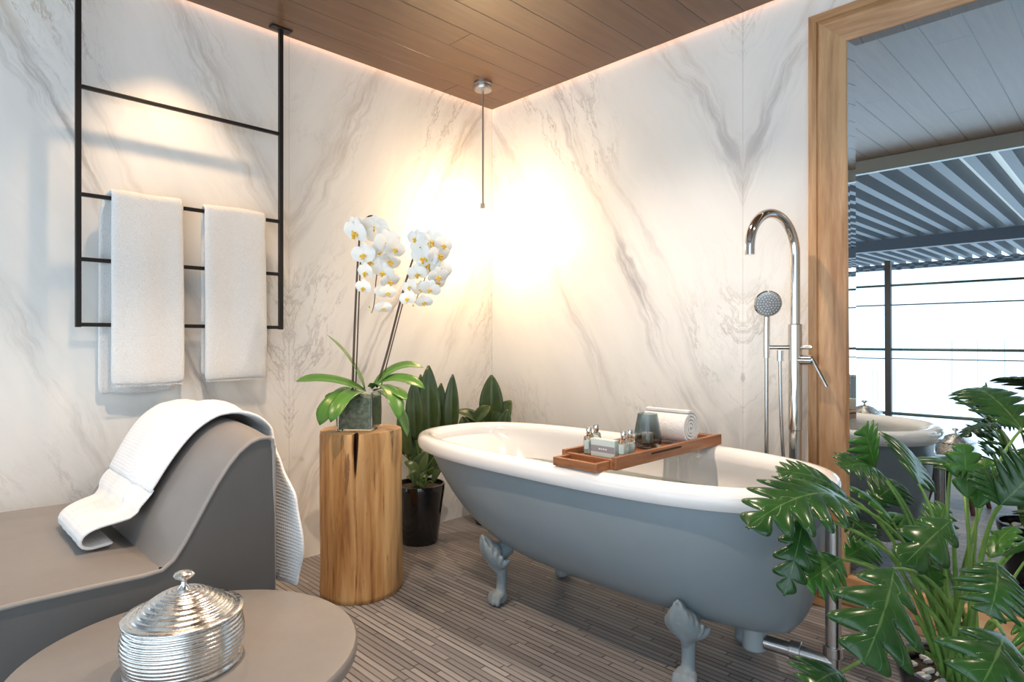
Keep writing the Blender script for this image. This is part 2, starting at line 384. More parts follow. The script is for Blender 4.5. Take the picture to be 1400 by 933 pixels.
class MB:
    def __init__(s): s.v = []; s.f = []; s.uv = []; s.mi = []; s.cur = 0
    def add(s, vs, fs, uvs=None):
        o = len(s.v); s.v += [Vector(p) for p in vs]
        for i, f in enumerate(fs):
            s.f.append([a + o for a in f]); s.mi.append(s.cur)
            s.uv.append([uvs[a] for a in f] if uvs else [(0, 0)] * len(f))
    def box(s, a, b):
        x0, y0, z0 = a; x1, y1, z1 = b
        s.add([(x0, y0, z0), (x1, y0, z0), (x1, y1, z0), (x0, y1, z0), (x0, y0, z1), (x1, y0, z1), (x1, y1, z1), (x0, y1, z1)],
              [(3, 2, 1, 0), (4, 5, 6, 7), (0, 1, 5, 4), (1, 2, 6, 5), (2, 3, 7, 6), (3, 0, 4, 7)]); return s
    def loft(s, rings, close=True, cap0=True, cap1=True):
        n = len(rings[0]); vs = [p for r in rings for p in r]; fs = []
        for i in range(len(rings) - 1):
            for j in range(n if close else n - 1):
                k = (j + 1) % n
                fs.append((i * n + j, i * n + k, (i + 1) * n + k, (i + 1) * n + j))
        if cap0: fs.append(tuple(reversed(range(n))))
        if cap1: fs.append(tuple(range((len(rings) - 1) * n, len(rings) * n)))
        s.add(vs, fs); return s
    def grid(s, rows, wrap=False):
        n = len(rows[0]); m_ = len(rows); vs = [p for r in rows for p in r]
        uvs = [(j / (n - 1), i / (m_ - 1)) for i in range(m_) for j in range(n)]
        fs = [(i * n + j, i * n + j + 1, (i + 1) * n + j + 1, (i + 1) * n + j) for i in range(m_ - 1) for j in range(n - 1)]
        s.add(vs, fs, uvs); return s
    def tube(s, pts, r, seg=12, caps=True):
        pts = [Vector(p) for p in pts]; n = len(pts)
        rr = r if isinstance(r, (list, tuple)) else [r] * n
        T = []
        for i in range(n):
            d = pts[min(i + 1, n - 1)] - pts[max(i - 1, 0)]; T.append(d.normalized() if d.length > 1e-9 else Vector((0, 0, 1)))
        ref = Vector((0, 0, 1)) if abs(T[0].z) < .9 else Vector((1, 0, 0))
        u = T[0].cross(ref).normalized(); rings = []
        for i in range(n):
            u = (u - T[i] * u.dot(T[i])).normalized(); v = T[i].cross(u)
            rings.append([pts[i] + (u * math.cos(2 * PI * k / seg) + v * math.sin(2 * PI * k / seg)) * rr[i] for k in range(seg)])
        return s.loft(rings, True, caps, caps)
    def lathe(s, prof, c=(0, 0, 0), seg=48, cap=True, fn=None):
        c = Vector(c); rings = []
        for r, z in prof:
            rings.append([c + Vector((max(r, 1e-4) * math.cos(2 * PI * k / seg), max(r, 1e-4) * math.sin(2 * PI * k / seg), z)) for k in range(seg)])
        return s.loft(rings, True, cap, cap)
    def ball(s, c, r, seg=16, rot=None):
        c = Vector(c); r = Vector(r) if not isinstance(r, (int, float)) else Vector((r, r, r))
        rings = []
        h = seg // 2
        for i in range(1, h):
            a = PI * i / h
            ring = []
            for k in range(seg):
                p = Vector((r.x * math.sin(a) * math.cos(2 * PI * k / seg), r.y * math.sin(a) * math.sin(2 * PI * k / seg), -r.z * math.cos(a)))
                if rot is not None: p = rot @ p
                ring.append(c + p)
            rings.append(ring)
        return s.loft(rings)
    def xf(s, mat, start=0):
        for i in range(start, len(s.v)): s.v[i] = mat @ s.v[i]
        return s
    def build(s, name, mat, parent=None, origin=None, smooth=True, bevel=0, bseg=2, solid=0, sub=0, remesh=0, sharp=40):
        if parent is not None: org = ORG[parent.name]
        elif origin is not None: org = Vector(origin)
        else: org = Vector((0, 0, 0))
        me = bpy.data.meshes.new(name)
        me.from_pydata([tuple(p - org) for p in s.v], [], s.f); me.update()
        uvl = me.uv_layers.new(name='UVMap'); k = 0
        for fu in s.uv:
            for q in fu: uvl.data[k].uv = q; k += 1
        mats = mat if isinstance(mat, (list, tuple)) else [mat]
        for m_ in mats: me.materials.append(m_)
        for p, i in zip(me.polygons, s.mi): p.material_index = i
        if smooth:
            me.shade_smooth()
        o = bpy.data.objects.new(name, me); COL.objects.link(o)
        ORG[o.name] = org.copy()
        if parent is not None: o.parent = parent
        else: o.location = org
        if solid:
            md = o.modifiers.new('thick', 'SOLIDIFY'); md.thickness = solid; md.offset = 0
        if bevel:
            md = o.modifiers.new('bevel', 'BEVEL'); md.width = bevel; md.segments = bseg; md.limit_method = 'ANGLE'; md.angle_limit = R(40); md.harden_normals = False
        if sub:
            md = o.modifiers.new('sub', 'SUBSURF'); md.levels = sub; md.render_levels = sub
        if remesh:
            md = o.modifiers.new('remesh', 'REMESH'); md.mode = 'VOXEL'; md.voxel_size = remesh; md.use_smooth_shade = True
            md = o.modifiers.new('soft', 'SMOOTH'); md.iterations = 3; md.factor = .5
        if smooth and sharp and not remesh and not sub:
            bm = bmesh.new(); bm.from_mesh(me)
            for e in bm.edges:
                if len(e.link_faces) == 2 and e.calc_face_angle(0) > R(sharp): e.smooth = False
            bm.to_mesh(me); bm.free()
        return o


def struct(name, mb, mat, **kw):
    o = mb.build(name, mat, **kw); o['kind'] = 'structure'; return o


def at(px, py, D):
    """world point seen at photo pixel (px, py) at depth D along the view axis"""
    return CAM + VR * ((px - 700) / FPX * D) + VF * D + Vector((0, 0, (465 - py) / FPX * D))


def arc(c, r, a0, a1, u, v, n=12):
    c = Vector(c); u = Vector(u); v = Vector(v)
    return [c + u * (r * math.cos(a0 + (a1 - a0) * i / n)) + v * (r * math.sin(a0 + (a1 - a0) * i / n)) for i in range(n + 1)]


def bez(a, b, c, n=10):
    a, b, c = Vector(a), Vector(b), Vector(c)
    return [a * (1 - t) ** 2 + b * 2 * t * (1 - t) + c * t * t for t in [i / n for i in range(n + 1)]]


def children(o): return [c for c in bpy.data.objects if c.parent == o]


def copy_tree(o, parent=None):
    c = o.copy(); COL.objects.link(c); c.parent = parent
    ORG[c.name] = ORG.get(o.name, Vector((0, 0, 0)))
    for ch in children(o): copy_tree(ch, c)
    return c


# ------------------------------------------------------------------ the setting
H = 2.351; XO = -2.9; YF = -4.2
struct('wall_left', MB().box((XO, 0, 0), (.12, .12, H + .1)), M['marble_left'], smooth=False)
struct('wall_right', MB().box((0, YF, 0), (.12, 0, H + .1)), M['marble_right'], smooth=False)
struct('wall_front', MB().box((XO, YF - .12, 0), (.12, YF, H + .1)), M['plaster'], smooth=False)
struct('floor', MB().box((XO, YF, -.1), (0, 0, 0)), M['floor'], smooth=False)
struct('ceiling', MB().box((XO, YF, H), (-.022, -.022, H + .03)), M['ceiling'], smooth=False)
mb = MB().box((XO, YF - .12, H + .1), (.12, .12, H + .16)); struct('roof_slab', mb, M['plaster'], smooth=False)
struct('trim_1', MB().box((XO - .10, YF - .12, -.1), (XO, .12, .03)), M['kerb'], smooth=False)
struct('trim_2', MB().box((XO - .05, YF - .12, H - .10), (XO, .12, H + .1)), M['fascia'], smooth=False)
# warm light strips lying in the gap between ceiling and walls
led = MB().box((XO + .05, -.018, H + .034), (-.03, -.006, H + .040)); tag(led.build('light_strip', M['led'], smooth=False), 'thin warm light strip in the ceiling gap above the towel wall', 'light strip', 'cove light strips')
led = MB().box((-.018, YF + .05, H + .034), (-.006, -.03, H + .040)); tag(led.build('light_strip', M['led'], smooth=False), 'thin warm light strip in the ceiling gap above the bath filler wall', 'light strip', 'cove light strips')

# ---------------- ceiling downlights (round recessed, outside the frame; the last two added to brighten the right side)
for i, (loc, pw, ang, bl, lc) in enumerate(DOWNLIGHTS):
    lbl = ['recessed ceiling downlight above the hanging towels', 'recessed ceiling downlight above the round side table', 'added ceiling downlight brightening the mirror end of the room', 'added ceiling downlight brightening the right wall and bathtub'][i]
    e = empty('ceiling_downlight', loc, lbl, 'light', 'recessed downlights')
    c = Vector(loc)
    MB().lathe([(.030, -.004), (.045, -.004), (.047, -.002), (.047, 0), (.030, 0)], c, 32, cap=False).build('trim_ring', M['nickel'], e)
    MB().lathe([(.0, -.001), (.030, -.001)], c, 24, cap=False).build('lens', M['lamp_white'], e)
    L = light('downlight_lamp', 'SPOT', c + Vector((0, 0, -.012)), pw, lc, spot_size=R(ang), spot_blend=bl, shadow_soft_size=.02)
    L.parent = e; L.location = (0, 0, -.012)

# ---------------- terrace outside (seen in the mirror)
YA, YB = -2.9, 2.2
e = empty('pergola', (-7, 0, 0), 'grey steel terrace pergola with close beams, seen in the mirror', 'pergola')
yy = YA; k = 0
while yy < YB + 1.2:
    MB().box((-11.2, yy, 2.27), (XO - .06, yy + .075, 2.42)).build('beam', M['steelblue'], e, smooth=False); yy += .205; k += 1
MB().box((-7.35, YA - .3, 2.12), (-7.2, YB + 1.4, 2.27)).build('cross_beam', M['darksteel'], e, smooth=False)
MB().box((-11.2, YA - .3, 2.17), (-11.05, YB + 2.5, 2.27)).build('cross_beam', M['darksteel'], e, smooth=False)
for yp in (-2.7, 2.9):
    MB().box((-7.33, yp, -.1), (-7.22, yp + .1, 2.12)).build('post', M['steelblue'], e, smooth=False)
mb = MB()
rows = []
for i in range(2):
    rows.append([(-11.2 if i else XO - .06, YA - .3 + j * .05, 2.44 + .012 * (j % 2)) for j in range(int((YB - YA + 1.7) / .05))])
mb.grid(rows).build('roof_sheet', M['roofsheet'], e, smooth=False)
# terrace railing
e = empty('terrace_railing', (XO - .05, -1.5, 0), 'slim grey terrace railing with four horizontal rods, seen in the mirror', 'railing')
for z, r_, mt in ((1.37, .009, 'rod'), (1.22, .005, 'steelblue'), (.88, .010, 'rod'), (.81, .004, 'steelblue'), (.39, .012, 'rod')):
    MB().tube([(XO - .05, YF, z), (XO - .05, 1.5, z)], r_, 8).build('rod', M[mt], e)
for yp in (-1.345, .6, -3.4):
    MB().box((XO - .075, yp - .02, .03), (XO - .035, yp + .02, 1.56)).build('post', M['steelblue'], e, smooth=False)
for yp in (-1.42, -1.39, -1.27, -1.24, -1.9, -2.05, -2.2, -2.35, -1.75):
    MB().tube([(XO - .05, yp, .03), (XO - .05, yp, .95 if yp < -1.5 else .72)], .0012, 6).build('wire', M['steelblue'], e)
# chain of links under the pergola edge
mb = MB(); yc = -2.6; q = 0
while yc < 2.6:
    ring = []
    for a in range(11):
        t_ = 2 * PI * a / 10
        d_ = Vector((0, .045 * math.cos(t_), .028 * math.sin(t_))) if q % 2 == 0 else Vector((.028 * math.sin(t_), .045 * math.cos(t_), 0))
        ring.append(Vector((-6.9, yc, 1.86 + .015 * math.sin(yc * 3))) + d_)
    mb.tube(ring, .011, 6); yc += .075; q += 1
tag(mb.build('hanging_chain', M['steelblue'], origin=(-6.9, 0, 1.86)), 'heavy grey link chain slung below the pergola, seen in the mirror', 'chain')

# ---------------- wall mirror with oak frame
y0m, y1m, z0m, z1m = -1.803, -3.35, 0.0, 2.227
e = empty('wall_mirror', (0, (y0m + y1m) / 2, 0), 'tall wall mirror in a wide oak frame beside the bath filler', 'mirror')
FW = .137
# profile across the frame width: (distance from outer edge, height off the wall)
PROF = [(0, 0), (0, .036), (.004, .040), (.030, .040), (.033, .034), (.038, .034), (.041, .043), (.050, .045), (.122, .034), (.130, .030), (.137, .018), (.137, .002)]


def framebar(a, b, inward, ends, mat, name):
    """a->b along the outer edge; inward unit vector; mitred ends"""
    a = Vector(a); b = Vector(b); d = (b - a).normalized(); inw = Vector(inward)
    rings = []
    for P0, sg, mt in ((a, 1, ends[0]), (b, -1, ends[1])):
        rings.append([P0 + inw * q + d * (sg * q if mt else 0) + Vector((-h, 0, 0)) for q, h in PROF])
    MB().loft(rings).build(name, mat, e, sharp=20)


framebar((-.001, y0m, z0m), (-.001, y0m, z1m), (0, -1, 0), (1, 1), M['frame_z'], 'frame_stile')
framebar((-.001, y1m, z0m), (-.001, y1m, z1m), (0, 1, 0), (1, 1), M['frame_z'], 'frame_stile')
framebar((-.001, y0m, z1m), (-.001, y1m, z1m), (0, 0, -1), (1, 1), M['frame_y'], 'frame_rail')
framebar((-.001, y0m, z0m), (-.001, y1m, z0m), (0, 0, 1), (1, 1), M['frame_y'], 'frame_rail')
ya, yb, za, zb = y0m - FW + .004, y1m + FW - .004, z0m + FW - .004, z1m - FW + .004
bw = .028
mb = MB()
tl = -.0155
o4 = [(-.012, ya, za), (-.012, yb, za), (-.012 + tl, yb, zb), (-.012 + tl, ya, zb)]
i4 = [(-.0148, ya - bw, za + bw), (-.0148, yb + bw, za + bw), (-.0145 + tl, yb + bw, zb - bw), (-.0145 + tl, ya - bw, zb - bw)]
b4 = [(-.002, p[1], p[2]) for p in o4]
mb.add(o4 + i4 + b4, [(4, 5, 6, 7), (0, 1, 5, 4), (1, 2, 6, 5), (2, 3, 7, 6), (3, 0, 4, 7), (8, 11, 10, 9), (0, 8, 9, 1), (1, 9, 10, 2), (2, 10, 11, 3), (3, 11, 8, 0)])
mb.build('mirror_glass', M['mirror'], e, smooth=False)

# ---------------- bathtub
TX, HY0, HY1 = -.695, -2.10, -.45
YC, HL = (HY0 + HY1) / 2, (HY1 - HY0) / 2
EXP = 2.8


def se(c, hw, y0, y1, z, n=96, ex=EXP):
    out = []
    for k in range(n):
        t_ = 2 * PI * k / n; cc, s_ = math.cos(t_), math.sin(t_)
        out.append(Vector((c + hw * math.copysign(abs(cc) ** (2 / ex), cc), (y0 + y1) / 2 + (y1 - y0) / 2 * math.copysign(abs(s_) ** (2 / ex), s_), z)))
    return out


tub = empty('bathtub', (TX, YC, 0), 'white rolled-rim claw-foot bathtub painted grey outside', 'bathtub')
ZR = .595


def hull(z, inset=0.0):
    u = min(1, max(0, (.575 - z) / .41)); g = (1 - u ** 2.2) ** .5; g2 = (1 - u ** 4) ** .25
    hw = .05 + (.342 - .05) * g
    y1 = (HY1 - .045) - .30 * u - .24 * (1 - g)       # sloping head end
    y0 = (HY0 + .035) + .02 * u + .13 * (1 - g2)       # steep drain end
    return hw - inset, y0 + inset, y1 - inset


zs = [.575, .55, .52, .48, .44, .40, .36, .32, .29, .26, .235, .215, .20, .188, .178, .171, .167, .165]
mb = MB(); rings = [se(TX, *hull(z), z) for z in zs]
mb.loft(rings, cap0=False); mb.build('tub_shell', M['tubgrey'], tub)
# rolled rim and inner basin in one white skin
mb = MB(); rings = []
rim = [(.004, .562), (.022, .553), (.036, .553), (.043, .560), (.046, .575), (.045, .590), (.040, .602), (.028, .610), (.012, .613), (-.004, .610), (-.018, .600), (-.026, .585), (-.029, .565)]
for q, z in rim:
    rings.append(se(TX, .330 + q, HY0 + .046 - q, HY1 - .046 + q, z))
for z in (.53, .48, .43, .38, .34, .31, .285, .265, .25, .24):
    hw, a_, b_ = hull(z - .035, .030); rings.append(se(TX, max(hw, .05), a_, b_, z))
rings.append(se(TX, .03, YC - .4, YC + .2, .238))
mb.loft(rings, cap0=False); mb.build('basin', M['enamel'], tub)
# water
hw, a_, b_ = hull(.47 - .035, .034)
mb = MB().loft([se(TX, hw - .06, a_ + .06, b_ - .06, .43), se(TX, hw, a_, b_, .47)])
tag(mb.build('bath_water', M['water'], origin=(TX, YC, .43)), 'still clear water filling the white bathtub', 'water')
# drain stub under the tub
MB().lathe([(.026, .085), (.034, .092), (.034, .14), (.030, .185)], (TX, -1.885, 0), 24).build('drain_outlet', M['drainwhite'], tub)


def claw_foot():
    """foot centred on the paw, toes towards -x, reaching up to the hull on +x"""
    mb = MB()
    mb.tube([(-.012, 0, .025), (-.006, 0, .06), (-.004, 0, .10), (-.008, 0, .135), (-.022, 0, .17), (-.040, 0, .20)], [.027, .020, .020, .023, .030, .034], 14)
    mb.ball((-.018, 0, .026), (.036, .030, .026))
    for k, yy in enumerate((-.024, -.008, .009, .025)):
        mb.tube([(-.012, yy * .8, .042), (-.036, yy, .034), (-.053 + abs(yy) * .5, yy * 1.12, .016), (-.056 + abs(yy) * .5, yy * 1.15, .006)], [.011, .0115, .0105, .006], 8)
    # acanthus knee: fanned leaf lobes rising over the hull
    for side in (-1, 1):
        for k in range(6):
            t_ = k / 5
            p0 = Vector((-.020 + .008 * t_, side * .006, .130 + .012 * t_)); p2 = Vector((-.092 + .080 * t_ ** 1.6, side * (.008 + .058 * t_), .268 - .082 * t_ ** .9))
            pm = (p0 + p2) / 2 + Vector((-.022, side * .010, .0))
            mb.tube(bez(p0, pm, p2, 7), [.010, .012, .0135, .0145, .0145, .0130, .0100, .005], 8)
            q = p0.lerp(p2, .62) + Vector((-.016, side * .004, 0)); mb.ball(q, (.007, .006, .009), 8)
    for k in range(4):
        mb.tube(bez((-.022 - .004 * k, 0, .125 + .02 * k), (-.056 + .004 * k, 0, .17 + .022 * k), (-.078 - .006 * k, 0, .215 + .02 * k), 6), [.012, .013, .016, .016, .014, .010, .005], 8)
    mb.ball((-.058, 0, .205), (.026, .040, .045), 14, Euler((0, R(-25), 0)).to_matrix())
    mb.ball((-.045, 0, .20), (.035, .045, .040))
    mb.tube([(-.03, 0, .19), (.03, 0, .21)], [.04, .03], 10)
    return mb


for (fx, fy, rz, fl) in ((-.862, -.985, -10, 1), (-.862, -1.765, 10, 1), (-.528, -.985, 190, 1), (-.528, -1.765, 170, 1)):
    mb = claw_foot(); mb.xf(Matrix.Translation((fx, fy, 0)) @ Matrix.Rotation(R(rz), 4, 'Z'))
    mb.build('claw_foot', M['castgrey'], tub, remesh=.0038)

# waste pipe
PX, PY = -.676, -2.096
e = empty('waste_pipe', (PX, PY, 0), 'chrome waste pipe joining the tub drain to an upright overflow pipe', 'pipe')
MB().tube([(PX, PY, 0), (PX, PY, .50)], .0205, 20).build('upright_pipe', M['chrome_dull'], e)
MB().tube([(TX, -1.885 - .032, .118), (PX, PY, .118)], .0215, 18).build('horizontal_pipe', M['chrome_dull'], e)
MB().tube([(TX + .010, -1.985, .118), (TX + .013, -2.015, .118)], .0275, 18).build('pipe_nut', M['chrome_dull'], e, bevel=.002)
MB().tube([(PX, PY, .135), (PX, PY, .165)], .0265, 18).build('pipe_nut', M['chrome_dull'], e, bevel=.002)
MB().lathe([(.019, 0), (.042, 0), (.042, .006), (.03, .012), (.019, .014)], (PX, PY, 0), 24, cap=False).build('floor_flange', M['chrome_dull'], e)

# ---------------- bath filler
FX, FY = -.10, -1.778
e = empty('bath_filler', (FX, FY, 0), 'floor-standing chrome bath filler with swan-neck spout and hand shower', 'tap')
MB().lathe([(.02, 0), (.05, 0), (.05, .008), (.026, .014)], (FX, FY, 0), 32).build('floor_flange', M['chrome'], e)
MB().tube([(FX, FY, .01), (FX, FY, .66)], .0225, 24).build('column', M['chrome'], e)
MB().tube([(FX, FY, .66), (FX, FY, 1.06)], [.0245, .0245], 24).build('valve_body', M['chrome'], e, bevel=.003)
ph = R(12); sd = Vector((-math.cos(ph), math.sin(ph), 0))
pts = [Vector((FX, FY, 1.055)), Vector((FX, FY, 1.2)), Vector((FX, FY, 1.31))]
ra = .135
pts += arc(Vector((FX, FY, 1.325)) + sd * ra, ra, PI, .02, -sd * -1, (0, 0, 1), 24)
pts += [Vector((FX, FY, 1.30)) + sd * (2 * ra)]
MB().tube(pts, .0175, 24).build('spout', M['chrome'], e)
# cradle bar and hand shower
hd = Vector((-math.cos(R(60)), math.sin(R(60)), 0))
hp = Vector((FX, FY, .972)) + hd * .10
MB().tube([Vector((FX, FY, .972)), hp], .0085, 12).build('cradle_bar', M['chrome'], e)
sh = MB(); sh.tube([hp + Vector((0, 0, -.04)), hp + Vector((0, 0, .06)), hp + Vector((.004, 0, .13)), hp + Vector((.0, .0, .165))], [.0115, .0125, .011, .012], 16)
hs = sh.build('shower_handle', M['chrome'], e)
nrm = Vector((-.80, -.50, -.18)).normalized()
hc = hp + Vector((-.012, -.01, .165)); uu = nrm.cross(Vector((0, 0, 1))).normalized(); vv = nrm.cross(uu)
mb = MB(); rings = []
for d_, r_ in ((-.022, .018), (-.018, .036), (-.008, .048), (.004, .050), (.010, .046)):
    rings.append([hc + nrm * d_ + (uu * math.cos(a) + vv * math.sin(a)) * r_ for a in [2 * PI * k / 32 for k in range(32)]])
mb.loft(rings); sho = mb.build('shower_head', M['chrome'], e)
mb = MB()
for rr_, nn in ((.008, 5), (.018, 11), (.028, 17), (.038, 23)):
    for k in range(nn):
        a = 2 * PI * k / nn; c_ = hc + nrm * .0105 + (uu * math.cos(a) + vv * math.sin(a)) * rr_
        mb.ball(c_, .0022, 6)
mb.build('spray_nozzle', M['enamel'], sho)['kind'] = 'stuff'
MB().tube([hp + Vector((0, 0, -.04)), hp + Vector((0, 0, -.45)), hp + Vector((.004, -.004, -.60))], .0075, 12).build('hose', M['chrome_dull'], e)
h2 = Vector((FX, FY, .94)) + hd * .052
MB().tube([h2 + Vector((0, 0, .02)), h2 + Vector((0, 0, -.02))], .012, 12).build('hose_connector', M['chrome'], e)
MB().tube(bez(h2 + Vector((0, 0, -.02)), h2 + Vector((0, 0, -.3)), h2 + Vector((.022, -.022, -.62)), 12), .0065, 12).build('hose', M['chrome_dull'], e)
kd = Vector((.45, -.89, 0)).normalized()
vd = Vector((.02, -1, 0)).normalized()
kz = Vector((FX, FY, .972))
MB().tube([kz, kz + vd * .062], .0085, 14).build('diverter_knob', M['chrome'], e)
kz = Vector((FX, FY, .925))
MB().tube([kz, kz + vd * .062], [.019, .019], 20).build('mixer_cartridge', M['chrome'], e, bevel=.002)
MB().tube([kz + vd * .058 + Vector((0, 0, .012)), kz + vd * .115 + Vector((-.01, 0, -.095))], .006, 12).build('lever', M['chrome'], e)

# ---------------- bath tray
ty0, ty1 = -1.600, -1.390
ZT = .6135
e = empty('bath_tray', (-.66, -1.495, ZT), 'slatted teak bath tray spanning the white tub rims', 'tray')
MB().box((-.99, ty0, ZT), (-.33, ty0 + .016, ZT + .038)).build('side_rail', M['teak'], e, bevel=.0015)
MB().box((-.99, ty1 - .016, ZT), (-.33, ty1, ZT + .038)).build('side_rail', M['teak'], e, bevel=.0015)
mb = MB()
for k in range(4):
    yk = ty0 + .018 + k * .0445; mb.box((-.974, yk, ZT + .006), (-.346, yk + .040, ZT + .018))
mb.build('slats', M['teak'], e, bevel=.001)
for xa, xb in ((-.99, -.974), (-.346, -.33)):
    MB().box((xa, ty0 + .016, ZT), (xb, ty1 - .016, ZT + .030)).build('end_rail', M['teak_y'], e, bevel=.0015)
# sliding end sections
for xa, xb, xo in ((-1.058, -.99, -1.058), (-.33, -.285, -.285)):
    mb = MB(); iy = .022
    mb.box((xa, ty0 + iy, ZT), (xb, ty0 + iy + .014, ZT + .026)); mb.box((xa, ty1 - iy - .014, ZT), (xb, ty1 - iy, ZT + .026))
    if xo < -.6: mb.box((xo, ty0 + iy + .014, ZT), (xo + .014, ty1 - iy - .014, ZT + .026)); mb.box((xa + .014, ty0 + iy + .014, ZT), (xb, ty1 - iy - .014, ZT + .005))
    else: mb.box((xo - .014, ty0 + iy + .014, ZT), (xo, ty1 - iy - .014, ZT + .026))
    mb.build('sliding_end', M['teak_y'], e, bevel=.0015)
MB().box((-.80, ty0 - .002, ZT + .024), (-.62, ty0 + .001, ZT + .030)).build('grip_slot_shade', M['slot_shade'], e, smooth=False)  # dark strip laid on the rail, painting the shade of a slot
ZS = ZT + .018
# rolled towel
mb = MB(); rx = -.520; rr_ = .060; cz = ZS + rr_ + .001
sp = []; turns = 4.3; n_ = 150
for k in range(n_):
    a = turns * 2 * PI * k / (n_ - 1); r_ = .006 + (rr_ - .009) * k / (n_ - 1); sp.append((a, r_))
outer = [Vector((rx + (r_ + .0042) * math.cos(a), 0, cz + (r_ + .0042) * math.sin(a))) for a, r_ in sp]
inner = [Vector((rx + (r_ - .0042) * math.cos(a), 0, cz + (r_ - .0042) * math.sin(a))) for a, r_ in sp]
ring0 = outer + inner[::-1]
rings = []
for yv in (ty0 + .018, ty0 + .03, -1.50, ty1 - .03, ty1 - .018):
    rings.append([Vector((p.x, yv, p.z)) for p in ring0])
nn = len(ring0); vs = [p for r in rings for p in r]; fs = []
for i in range(len(rings) - 1):
    for j in range(nn):
        k2 = (j + 1) % nn; fs.append((i * nn + j, i * nn + k2, (i + 1) * nn + k2, (i + 1) * nn + j))
m_ = n_
for base in (0, (len(rings) - 1) * nn):
    for j in range(m_ - 1):
        fs.append((base + j, base + j + 1, base + nn - 2 - j, base + nn - 1 - j))
mb.add(vs, fs); tag(mb.build('rolled_towel', M['terry'], origin=(rx, -1.49, ZS)), 'rolled white towel lying across the far end of the bath tray', 'towel')
# smoked glass candle holder
cx, cy = -.668, -1.500
e = empty('candle_holder', (cx, cy, ZS), 'smoked grey glass candle holder on the teak tray', 'candle holder')
prof = [(.0, .0), (.036, .0), (.043, .004), (.0465, .016), (.0475, .030), (.045, .05), (.040, .080), (.0345, .108), (.034, .115), (.0325, .115), (.033, .107), (.038, .079), (.0425, .05), (.0448, .030), (.0435, .018), (.039, .012), (.0, .010)]
MB().lathe(prof, (cx, cy, ZS + .001), 48, cap=False).build('glass_shade', M['smoke'], e)
MB().lathe([(.0, .0115), (.019, .0115), (.0195, .03), (.0195, .048), (.018, .050), (.0, .048)], (cx, cy, ZS + .001), 24, cap=False).build('candle', M['candle'], e)
MB().tube([(cx, cy, ZS + .048), (cx + .001, cy, ZS + .058)], .0012, 6).build('wick', M['black'], e)


def bottle(x, y, label, sc=1.0):
    e = empty('toiletry_bottle', (x, y, ZS), label, 'bottle', 'mini toiletry bottles on the bath tray'); o = Vector((x, y, ZS + .001))
    w2, d2, h = .0125 * sc, .0125 * sc, .058 * sc
    mb = MB(); rings = []
    for z, s_ in ((0, .9), (.002, 1), (h - .004, 1), (h, .85), (h + .003, .45), (h + .007, .42)):
        rings.append([o + Vector((q.x, q.y, z)) for q in [Vector((w2 * s_ * math.copysign(min(1, abs(math.cos(a)) * 1.35), math.cos(a)), d2 * s_ * math.copysign(min(1, abs(math.sin(a)) * 1.35), math.sin(a)), 0)) for a in [2 * PI * k / 24 for k in range(24)]]])
    mb.loft(rings).build('bottle_body', M['cglass'], e)
    mb = MB().box(o + Vector((-w2 * .78, -d2 * .78, .004)), o + Vector((w2 * .78, d2 * .78, h * .74))); mb.build('liquid', M['lotion'], e, smooth=False)
    MB().lathe([(.0085 * sc, 0), (.0092 * sc, .001), (.0092 * sc, .021), (.0085 * sc, .022), (0, .022)], o + Vector((0, 0, h + .006)), 20).build('cap', M['chrome'], e)
    mb = MB().box(o + Vector((-w2 - .0006, -d2 * .7, .018)), o + Vector((-w2 - .0001, d2 * .7, .045)))
    lb = mb.build('label', M['carton'], e, smooth=False)
    mb = MB()
    for k in range(4): mb.box(o + Vector((-w2 - .0009, -d2 * .5, .024 + k * .005)), o + Vector((-w2 - .0006, d2 * (.5 - .15 * k), .0252 + k * .005)))
    mb.build('print', M['ink_blue'], lb, smooth=False)
    return e


bottle(-.912, -1.438, 'small clear toiletry bottle at the left end of the teak tray, nearest of its pair')
bottle(-.842, -1.413, 'small clear toiletry bottle half hidden behind the pale carton, at its left')
bottle(-.905, -1.567, 'small clear toiletry bottle in front of the carton, on its right, nearest the drawer')
bottle(-.862, -1.560, 'small clear toiletry bottle between the carton and the smoked candle holder')
# pale carton standing between the bottles
e = empty('toiletry_carton', (-.915, -1.500, ZS), 'pale green carton with grey label band standing among small bottles', 'box')
MB().box((-.926, -1.548, ZS + .001), (-.902, -1.456, ZS + .056)).build('carton', M['carton'], e, bevel=.001)
lb = MB().box((-.9266, -1.548, ZS + .016), (-.926, -1.456, ZS + .036)).build('label', M['label'], e, smooth=False)
mb = MB()
for k, (a_, b_) in enumerate(((-1.519, -1.513), (-1.510, -1.504), (-1.501, -1.498), (-1.495, -1.488))): mb.box((-.9271, a_, ZS + .0235), (-.9266, b_, ZS + .0285))
mb.build('print', M['ink'], lb, smooth=False)

# ---------------- pendant lamp
LX, LY = -.315, -.268
e = empty('pendant_lamp', (LX, LY, H), 'lit pendant lamp on a slim rod near the marble corner', 'lamp')
MB().lathe([(.0, -.042), (.044, -.042), (.047, -.038), (.047, -.018), (.044, -.015), (.047, -.012), (.047, 0), (0, 0)], (LX, LY, H), 40).build('canopy', M['nickel'], e)
MB().tube([(LX, LY, H - .04), (LX, LY, 1.70)], .0055, 12).build('rod', M['nickel'], e)
MB().lathe([(.0, .0), (.014, .0), (.014, -.03), (.0, -.03)], (LX, LY, 1.715), 20).build('socket', M['nickel'], e)
MB().ball((LX, LY, 1.625), (.060, .060, .062), 24).build('globe', M['lamp_glass'], e)

